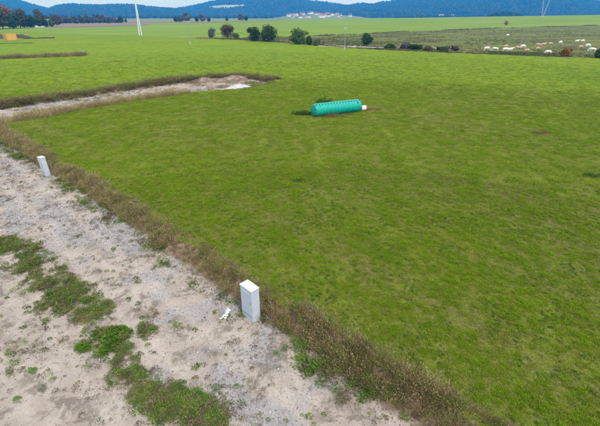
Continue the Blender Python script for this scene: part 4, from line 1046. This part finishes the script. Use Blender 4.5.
utility_pole(344.5, 49.6, 21.5, 'thin utility pole left of the lone round tree', .8)
utility_pole(520.5, 47.5, 19, 'grey utility pole standing among the grazing cows', 1.1, 'greypole')

def lattice_leg(bm, a, b, w0, w1, n):
    a = Vector(a); b = Vector(b); d = (b - a).normalized(); u = Vector((0, 1, 0)); u = (u - d * u.dot(d)).normalized(); v = d.cross(u); prev = None
    for k in range(n + 1):
        f = k / n; c = a.lerp(b, f); w = w0 + (w1 - w0) * f; cur = [c + u * w * sx + v * w * sy for sx, sy in ((-1, -1), (1, -1), (1, 1), (-1, 1))]
        if prev:
            for i in range(4): tube(bm, prev[i], cur[i], .07, n=5, cap=False); tube(bm, prev[i], cur[(i + 1) % 4], .04, n=4, cap=False)
        prev = cur
# A-frame pylon
q = G(140.6, 35.4); e = empty('aframe_pylon', (q[0], q[1], 0), math.atan2(-q[0], q[1]) * 1.0)
for s in (-1, 1):
    bm = bmesh.new(); tube(bm, (s * .62, 0, -.4), (s * .14, 0, 17.5), .30, .22, 10); bm_obj('leg', bm, MT['galv'], e)
    bm = bmesh.new(); tube(bm, (s * .64, 0, -.3), (s * .625, 0, .35), .52, .50, 10); bm_obj('footing', bm, MT['concrete'], e)
for zz in (5.5, 11.0, 15.6):
    hw = .62 - .48 * zz / 17.5; bm = bmesh.new(); box(bm, -hw, hw, -.06, .06, zz, zz + .16); bm_obj('tie', bm, MT['galv'], e)
bm = bmesh.new(); tube(bm, (0, 0, 17.0), (0, 0, 25.0), .30, .17, 10); bm_obj('mast', bm, MT['galv'], e)
for zz, hw in ((19.5, 2.6), (22.5, 2.0)):
    bm = bmesh.new(); box(bm, -hw, hw, -.08, .08, zz, zz + .2); arm = bm_obj('crossarm', bm, MT['galv'], e)
    for s in (-1, 1): bm = bmesh.new(); tube(bm, (s * (hw - .15), 0, zz - .002), (s * (hw - .15), 0, zz - 1.1), .09, .09, 8); bm_obj('insulator', bm, MT['porc'], arm)
tag(e, 'tall white A-frame power pylon standing in the green field', 'pylon')
# V pylon on the crest
q = G(542.3, 17.6); zz = float(H(*q)); e = empty('v_pylon', (q[0], q[1], zz), math.atan2(-q[0], q[1]))
sc = math.hypot(*q) / 445.
for s, dx in ((-1, -5.2), (1, 5.2)):
    bm = bmesh.new(); lattice_leg(bm, (s * .45, 0, -.5), (s * .45 + dx, 0, 36), .32, .75, 16); bm_obj('leg', bm, MT['galv'], e)
bm = bmesh.new(); lattice_leg(bm, (-13, 0, 36.4), (13, 0, 36.4), .6, .6, 16); bm_obj('crossarm', bm, MT['galv'], e)
bm = bmesh.new(); box(bm, -1.2, 1.2, -.9, .9, -.6, .5, .05); bm_obj('footing', bm, MT['concrete'], e)
for s in (-12, 0, 12): bm = bmesh.new(); tube(bm, (s, 0, 35.7), (s, 0, 32.8), .16, n=8); bm_obj('insulator', bm, MT['porc'], e)
tag(e, 'white V-shaped power pylon on the crest beyond the cows', 'pylon')

# ------------------------------------------------------------------ cows
t = NT('cow_coat_cream'); MT['cow_w'] = t.out(t.ramp(t.noise(2.2, 4, .6, vec=t.obj()), [(.3, (.62, .57, .50)), (.7, (.80, .77, .72))]), .85)
t = NT('cow_coat_tan'); MT['cow_b'] = t.out(t.ramp(t.noise(2.2, 4, .6, vec=t.obj()), [(.3, (.38, .24, .15)), (.7, (.55, .40, .28))]), .85)
def cow_mesh(name, graze, mat):
    bm = bmesh.new(); sk = bm.verts.layers.skin.verify(); vs = []
    def vt(co, rx, ry, par=None, root=False):
        v = bm.verts.new(co); v[sk].radius = (rx, ry); v[sk].use_root = root; vs.append(v)
        if par is not None: bm.edges.new((par, v))
        return v
    pel = vt((-.70, 0, 1.05), .30, .32, None, True); mid = vt((-.15, 0, 1.00), .36, .40, pel); ch = vt((.45, 0, 1.02), .33, .40, mid); sh = vt((.70, 0, 1.12), .24, .30, ch)
    if graze: nk = vt((1.05, 0, .80), .15, .19, sh); pl = vt((1.25, 0, .42), .13, .15, nk); mz = vt((1.38, 0, .10), .085, .09, pl)
    else: nk = vt((1.02, 0, 1.32), .16, .20, sh); pl = vt((1.25, 0, 1.45), .14, .15, nk); mz = vt((1.58, 0, 1.24), .085, .09, pl)
    for s in (-1, 1):
        vt((pl.co.x - .06, s * .27, pl.co.z + .03), .035, .05, pl)
        a = vt((-.80, s * .20, .80), .15, .12, pel); b = vt((-.70, s * .20, .58), .10, .085, a); h = vt((-.88, s * .20, .40), .06, .055, b); f = vt((-.82, s * .20, .04), .05, .05, h)
        a = vt((.50, s * .19, .72), .11, .10, ch); b = vt((.50, s * .19, .42), .065, .06, a); f = vt((.48, s * .19, .04), .05, .05, b)
    tl = vt((-1.00, 0, 1.12), .05, .05, pel); tl2 = vt((-1.10, 0, .75), .028, .028, tl); vt((-1.10, 0, .42), .045, .045, tl2)
    me = bpy.data.meshes.new(name); bm.to_mesh(me); bm.free(); o = bpy.data.objects.new(name, me); COL.objects.link(o)
    o.modifiers.new('skin', 'SKIN').use_smooth_shade = True; o.modifiers.new('sub', 'SUBSURF').levels = 1
    dg = bpy.context.evaluated_depsgraph_get(); m2 = bpy.data.meshes.new_from_object(o.evaluated_get(dg)); bpy.data.objects.remove(o)
    m2.materials.clear(); m2.materials.append(mat); m2.name = name; return m2
cowm = {(g_, c_2): cow_mesh('cow', g_, MT['cow_w' if c_2 == 'w' else 'cow_b']) for g_ in (0, 1) for c_2 in 'wb'}
COWS = [(146, 196, 'w', 1, .1, 'white cow grazing leftmost in the front of the herd'), (179, 198, 'w', 1, 2.6, 'white cow second from the left in the herd'), (222, 188, 'b', 1, .4, 'tan cow behind the pair of white cows'),
 (220, 201, 'w', 1, .2, 'white cow, left one of the close pair at the front'), (239, 200, 'w', 0, .1, 'white cow, right one of the close pair at the front'), (272, 194, 'b', 1, 2.9, 'tan cow left of the grey utility pole'),
 (290, 187, 'w', 1, .2, 'white cow right beside the foot of the grey pole'), (305, 205, 'b', 1, .1, 'tan cow at the front right of the grey pole'), (349, 196, 'b', 1, .3, 'tan cow in front of the two tan cows side by side'),
 (353, 182, 'b', 1, 3.0, 'tan cow, left one of two side by side'), (372, 180, 'b', 0, .2, 'tan cow, right one of two side by side'), (400, 176, 'b', 1, .1, 'tan cow alone right of the two tan cows'),
 (391, 211, 'w', 1, 3.1, 'white cow nearest to the stream left of the yellow-brown bush'), (440, 171, 'w', 1, .5, 'pale cow alone in the middle right of the pasture'), (507, 164, 'w', 0, .1, 'white cow, left one of the upper right pair'),
 (529, 163, 'w', 1, .2, 'white cow, right one of the upper right pair'), (521, 189, 'b', 1, .1, 'tan cow below the upper right pair'), (549, 184, 'w', 1, .2, 'white cow right of the tan cow at far right'),
 (567, 201, 'w', 1, 2.8, 'pale cow lowest and rightmost of the herd'), (230, 139, 'w', 1, .4, 'white cow alone high up the pasture away from the herd')]
for (zx, zy, c2, gz, rz, lab) in COWS:
    px, py = 450 + zx / 4., zy / 4. + 1.7; q = G(px, py); o = link(bpy.data.objects.new('cow', cowm[(gz, c2)]))
    o.location = (q[0], q[1], float(H(*q)) - .02); o.rotation_euler = (0, 0, rz); sc_ = random.uniform(.82, .98); o.scale = (sc_,) * 3
    tag(o, lab, 'cow', 'cows grazing in the pasture')

# ------------------------------------------------------------------ parked vehicles by the left grove
MT['carw'] = simple('white_car_paint', (.78, .79, .80), .3, .03); MT['glass'] = simple('car_glass', (.02, .025, .03), .1); MT['tyre'] = simple('tyre_rubber', (.02, .02, .02), .8); MT['rim'] = simple('alloy_rim', (.45, .46, .47), .35, .05, 3, .8); MT['lamp'] = simple('lamp_glass', (.7, .7, .68), .2)
def vehicle(name, px, py, rz, prof, win, Lc, label, wd=.9):
    q = G(px, py); e = empty(name, (q[0], q[1], 0), rz)
    bm = bmesh.new(); s1 = [bm.verts.new((x_, -wd + .10 * max(0, z_ - .95), z_)) for x_, z_ in prof]; s2 = [bm.verts.new((x_, wd - .10 * max(0, z_ - .95), z_)) for x_, z_ in prof]; n_ = len(prof)
    bm.faces.new(s1); bm.faces.new(s2[::-1])
    for k in range(n_): bm.faces.new((s1[k], s2[k], s2[(k + 1) % n_], s1[(k + 1) % n_]))
    bm_obj('body', bm, MT['carw'], e)
    for s in (-1, 1):
        for w in win:
            y_ = s * (wd - .045); bm = bmesh.new(); vv = [bm.verts.new((a, y_ + s * (.012 - .02 * (b - 1.0)) + s * .05, b)) for a, b in w]; bm.faces.new(vv if s < 0 else vv[::-1])
            r_ = bmesh.ops.extrude_face_region(bm, geom=bm.faces[:]); bmesh.ops.translate(bm, vec=(0, -s * .1, 0), verts=[v for v in r_['geom'] if isinstance(v, bmesh.types.BMVert)]); bm_obj('window', bm, MT['glass'], e)
        for xw in (-Lc * .31, Lc * .31):
            bm = bmesh.new(); tube(bm, (xw, s * (wd - .2), .33), (xw, s * (wd + .02), .33), .33, n=18); w_ = bm_obj('wheel', bm, MT['tyre'], e)
            bm = bmesh.new(); tube(bm, (xw, s * (wd + .021), .33), (xw, s * (wd + .035), .33), .2, n=14); bm_obj('rim', bm, MT['rim'], w_)
        bm = bmesh.new(); box(bm, Lc / 2 - .06, Lc / 2 + .012, s * .65 - .16, s * .65 + .16, .62, .76, .01); bm_obj('headlight', bm, MT['lamp'], e)
    return tag(e, label, 'vehicle', 'white vehicles parked by the left grove')
van = [(-2.5, .3), (2.45, .3), (2.5, .8), (2.2, 1.05), (1.5, 1.9), (1.2, 2.05), (-2.4, 2.1), (-2.5, 1.9)]
vehicle('parked_van', 36.3, 27.5, .5, van, [[(.75, 1.15), (1.75, 1.15), (1.3, 1.8), (.75, 1.8)]], 5, 'white van parked left of the white car under the left grove')
car = [(-2.1, .3), (2.1, .3), (2.15, .62), (2.0, .85), (.95, .98), (.3, 1.42), (-1.1, 1.45), (-1.9, 1.0), (-2.15, .9)]
vehicle('parked_car', 42.2, 27.4, .3, car, [[(-.35, 1.0), (.75, 1.0), (.25, 1.36), (-.35, 1.38)], [(-1.55, 1.02), (-.45, 1.0), (-.45, 1.38), (-1.05, 1.38)]], 4.3, 'white car parked right of the white van under the left grove')

# ------------------------------------------------------------------ far village
MT['wallw'] = simple('house_white_render', (.78, .76, .72), .85, .06, .5); MT['wallc'] = simple('house_cream_render', (.66, .58, .46), .85, .06, .5); MT['roofr'] = simple('red_roof_tiles', (.26, .16, .14), .85, .2, .5); MT['roofd'] = simple('dark_roof', (.13, .10, .10), .85, .2, .5); MT['hw'] = simple('house_window', (.05, .06, .08), .2)
def house_parts(L, Wd, h, rh, wall, roof):
    bm = bmesh.new(); box(bm, -L / 2, L / 2, -Wd / 2, Wd / 2, -.6, h)
    g1 = [bm.verts.new(p) for p in ((-L / 2 + .01, -Wd / 2, h), (-L / 2 + .01, Wd / 2, h), (-L / 2 + .01, 0, h + rh - .3))]; g2 = [bm.verts.new(p) for p in ((L / 2 - .01, -Wd / 2, h), (L / 2 - .01, Wd / 2, h), (L / 2 - .01, 0, h + rh - .3))]; bm.faces.new(g1); bm.faces.new(g2)
    wm = bpy.data.meshes.new('wall'); bm.to_mesh(wm); bm.free(); wm.materials.append(wall)
    bm = bmesh.new(); o_ = .5
    for s in (-1, 1):
        a = [(-L / 2 - o_, s * (Wd / 2 + o_), h - o_ * rh / (Wd / 2)), (L / 2 + o_, s * (Wd / 2 + o_), h - o_ * rh / (Wd / 2)), (L / 2 + o_, 0, h + rh), (-L / 2 - o_, 0, h + rh)]
        lo = [bm.verts.new(p) for p in a]; hi = [bm.verts.new((p[0], p[1], p[2] + .22)) for p in a]
        bm.faces.new(lo); bm.faces.new(hi)
        for k in range(4): bm.faces.new((lo[k], lo[(k + 1) % 4], hi[(k + 1) % 4], hi[k]))
    bmesh.ops.recalc_face_normals(bm, faces=bm.faces); rm = bpy.data.meshes.new('roof'); bm.to_mesh(rm); bm.free(); rm.materials.append(roof)
    bm = bmesh.new(); box(bm, L * .2, L * .2 + .7, -.9, -.2, h + rh * .55, h + rh + .9); cm = bpy.data.meshes.new('chimney'); bm.to_mesh(cm); bm.free(); cm.materials.append(wall)
    bm = bmesh.new(); box(bm, -.6, .6, -.05, .03, -.75, .75); nm = bpy.data.meshes.new('window'); bm.to_mesh(nm); bm.free(); nm.materials.append(MT['hw'])
    wins = [(x_, z_) for z_ in ([1.7, 4.3] if h > 4.5 else [1.7]) for x_ in (-L * .3, 0, L * .3)]
    return wm, rm, cm, nm, wins, Wd
HP = [house_parts(11, 8, 5.2, 3.8, MT['wallw'], MT['roofd']), house_parts(14, 9, 5.6, 4.0, MT['wallw'], MT['roofd']), house_parts(10, 8, 3.4, 4.2, MT['wallc'], MT['roofr']), house_parts(22, 11, 5.8, 3.4, MT['wallw'], MT['roofr'])]
def house(px, dist, i, rz, z, label, group='houses of the far village', sc=1.):
    az = math.atan((px - 300) / 445.); x_, y_ = dist * math.sin(az), dist * math.cos(az); wm, rm, cm, nm, wins, Wd = HP[i]
    e = empty('village_house', (x_, y_, z), rz); e.scale = (sc,) * 3; link(bpy.data.objects.new('wall', wm), e); r_ = link(bpy.data.objects.new('roof', rm), e); link(bpy.data.objects.new('chimney', cm), r_)
    for a, b in wins: w_ = link(bpy.data.objects.new('window', nm), e); w_.location = (a, -Wd / 2 - .002, b)
    tag(e, label, 'house', group)
random.seed(5)
for k in range(34):
    px = random.uniform(300, 352) if k > 5 else random.uniform(288, 300); d = random.uniform(1750, 2150)
    zz = 2 + (d - 1750) * .05 * (1 - abs(px - 318) / 60)
    house(px, d, random.choice([0, 0, 1, 2, 3]), random.uniform(-.7, .7), zz, 'white house with a pitched roof in the far village at the foot of the hills', sc=random.uniform(.95, 1.25))
house(441, 2300, 3, .3, 9.0, 'long pale farm building on the crest left of the dark wood', 'far farm buildings'); house(452, 2400, 1, -.2, 9.0, 'second pale farm building right of the long one', 'far farm buildings')
# village ground so that the far houses stand on a slope
az = np.arctan((np.linspace(270, 372, 40) - 300) / 445.); dd = np.linspace(1700, 2500, 14)[:, None]
pxv = np.linspace(270, 372, 40)[None, :]
zv = np.where(dd > 1750, 2 + (np.minimum(dd, 2150) - 1750) * .05 * (1 - np.minimum(1, np.abs(pxv - 318) / 60)), -1.) * np.clip((pxv - 270) / 14, 0, 1) * np.clip((372 - pxv) / 14, 0, 1) - .3
zv = np.where(dd >= 2499, -3, zv)
grid_obj('village_slope', dd * np.sin(az)[None, :], dd * np.cos(az)[None, :], zv, MT['plain'])

# ------------------------------------------------------------------ haze
bm = bmesh.new(); box(bm, -6200, 6200, -400, 6000, -14, 330)
hz = bm_obj('haze', bm, None); t = bpy.data.materials.new('haze_air'); t.use_nodes = True; t.node_tree.nodes.clear()
vo = t.node_tree.nodes.new('ShaderNodeVolumePrincipled'); ou = t.node_tree.nodes.new('ShaderNodeOutputMaterial')
vo.inputs['Color'].default_value = (.03, .33, 1, 1); vo.inputs['Density'].default_value = 2.7e-4; vo.inputs['Absorption Color'].default_value = (.40, .50, 1, 1); vo.inputs['Anisotropy'].default_value = 0.0
t.node_tree.links.new(vo.outputs[0], ou.inputs['Volume']); hz.data.materials.append(t); tag(hz, 'blue aerial haze over the whole landscape', 'haze', kind='stuff')
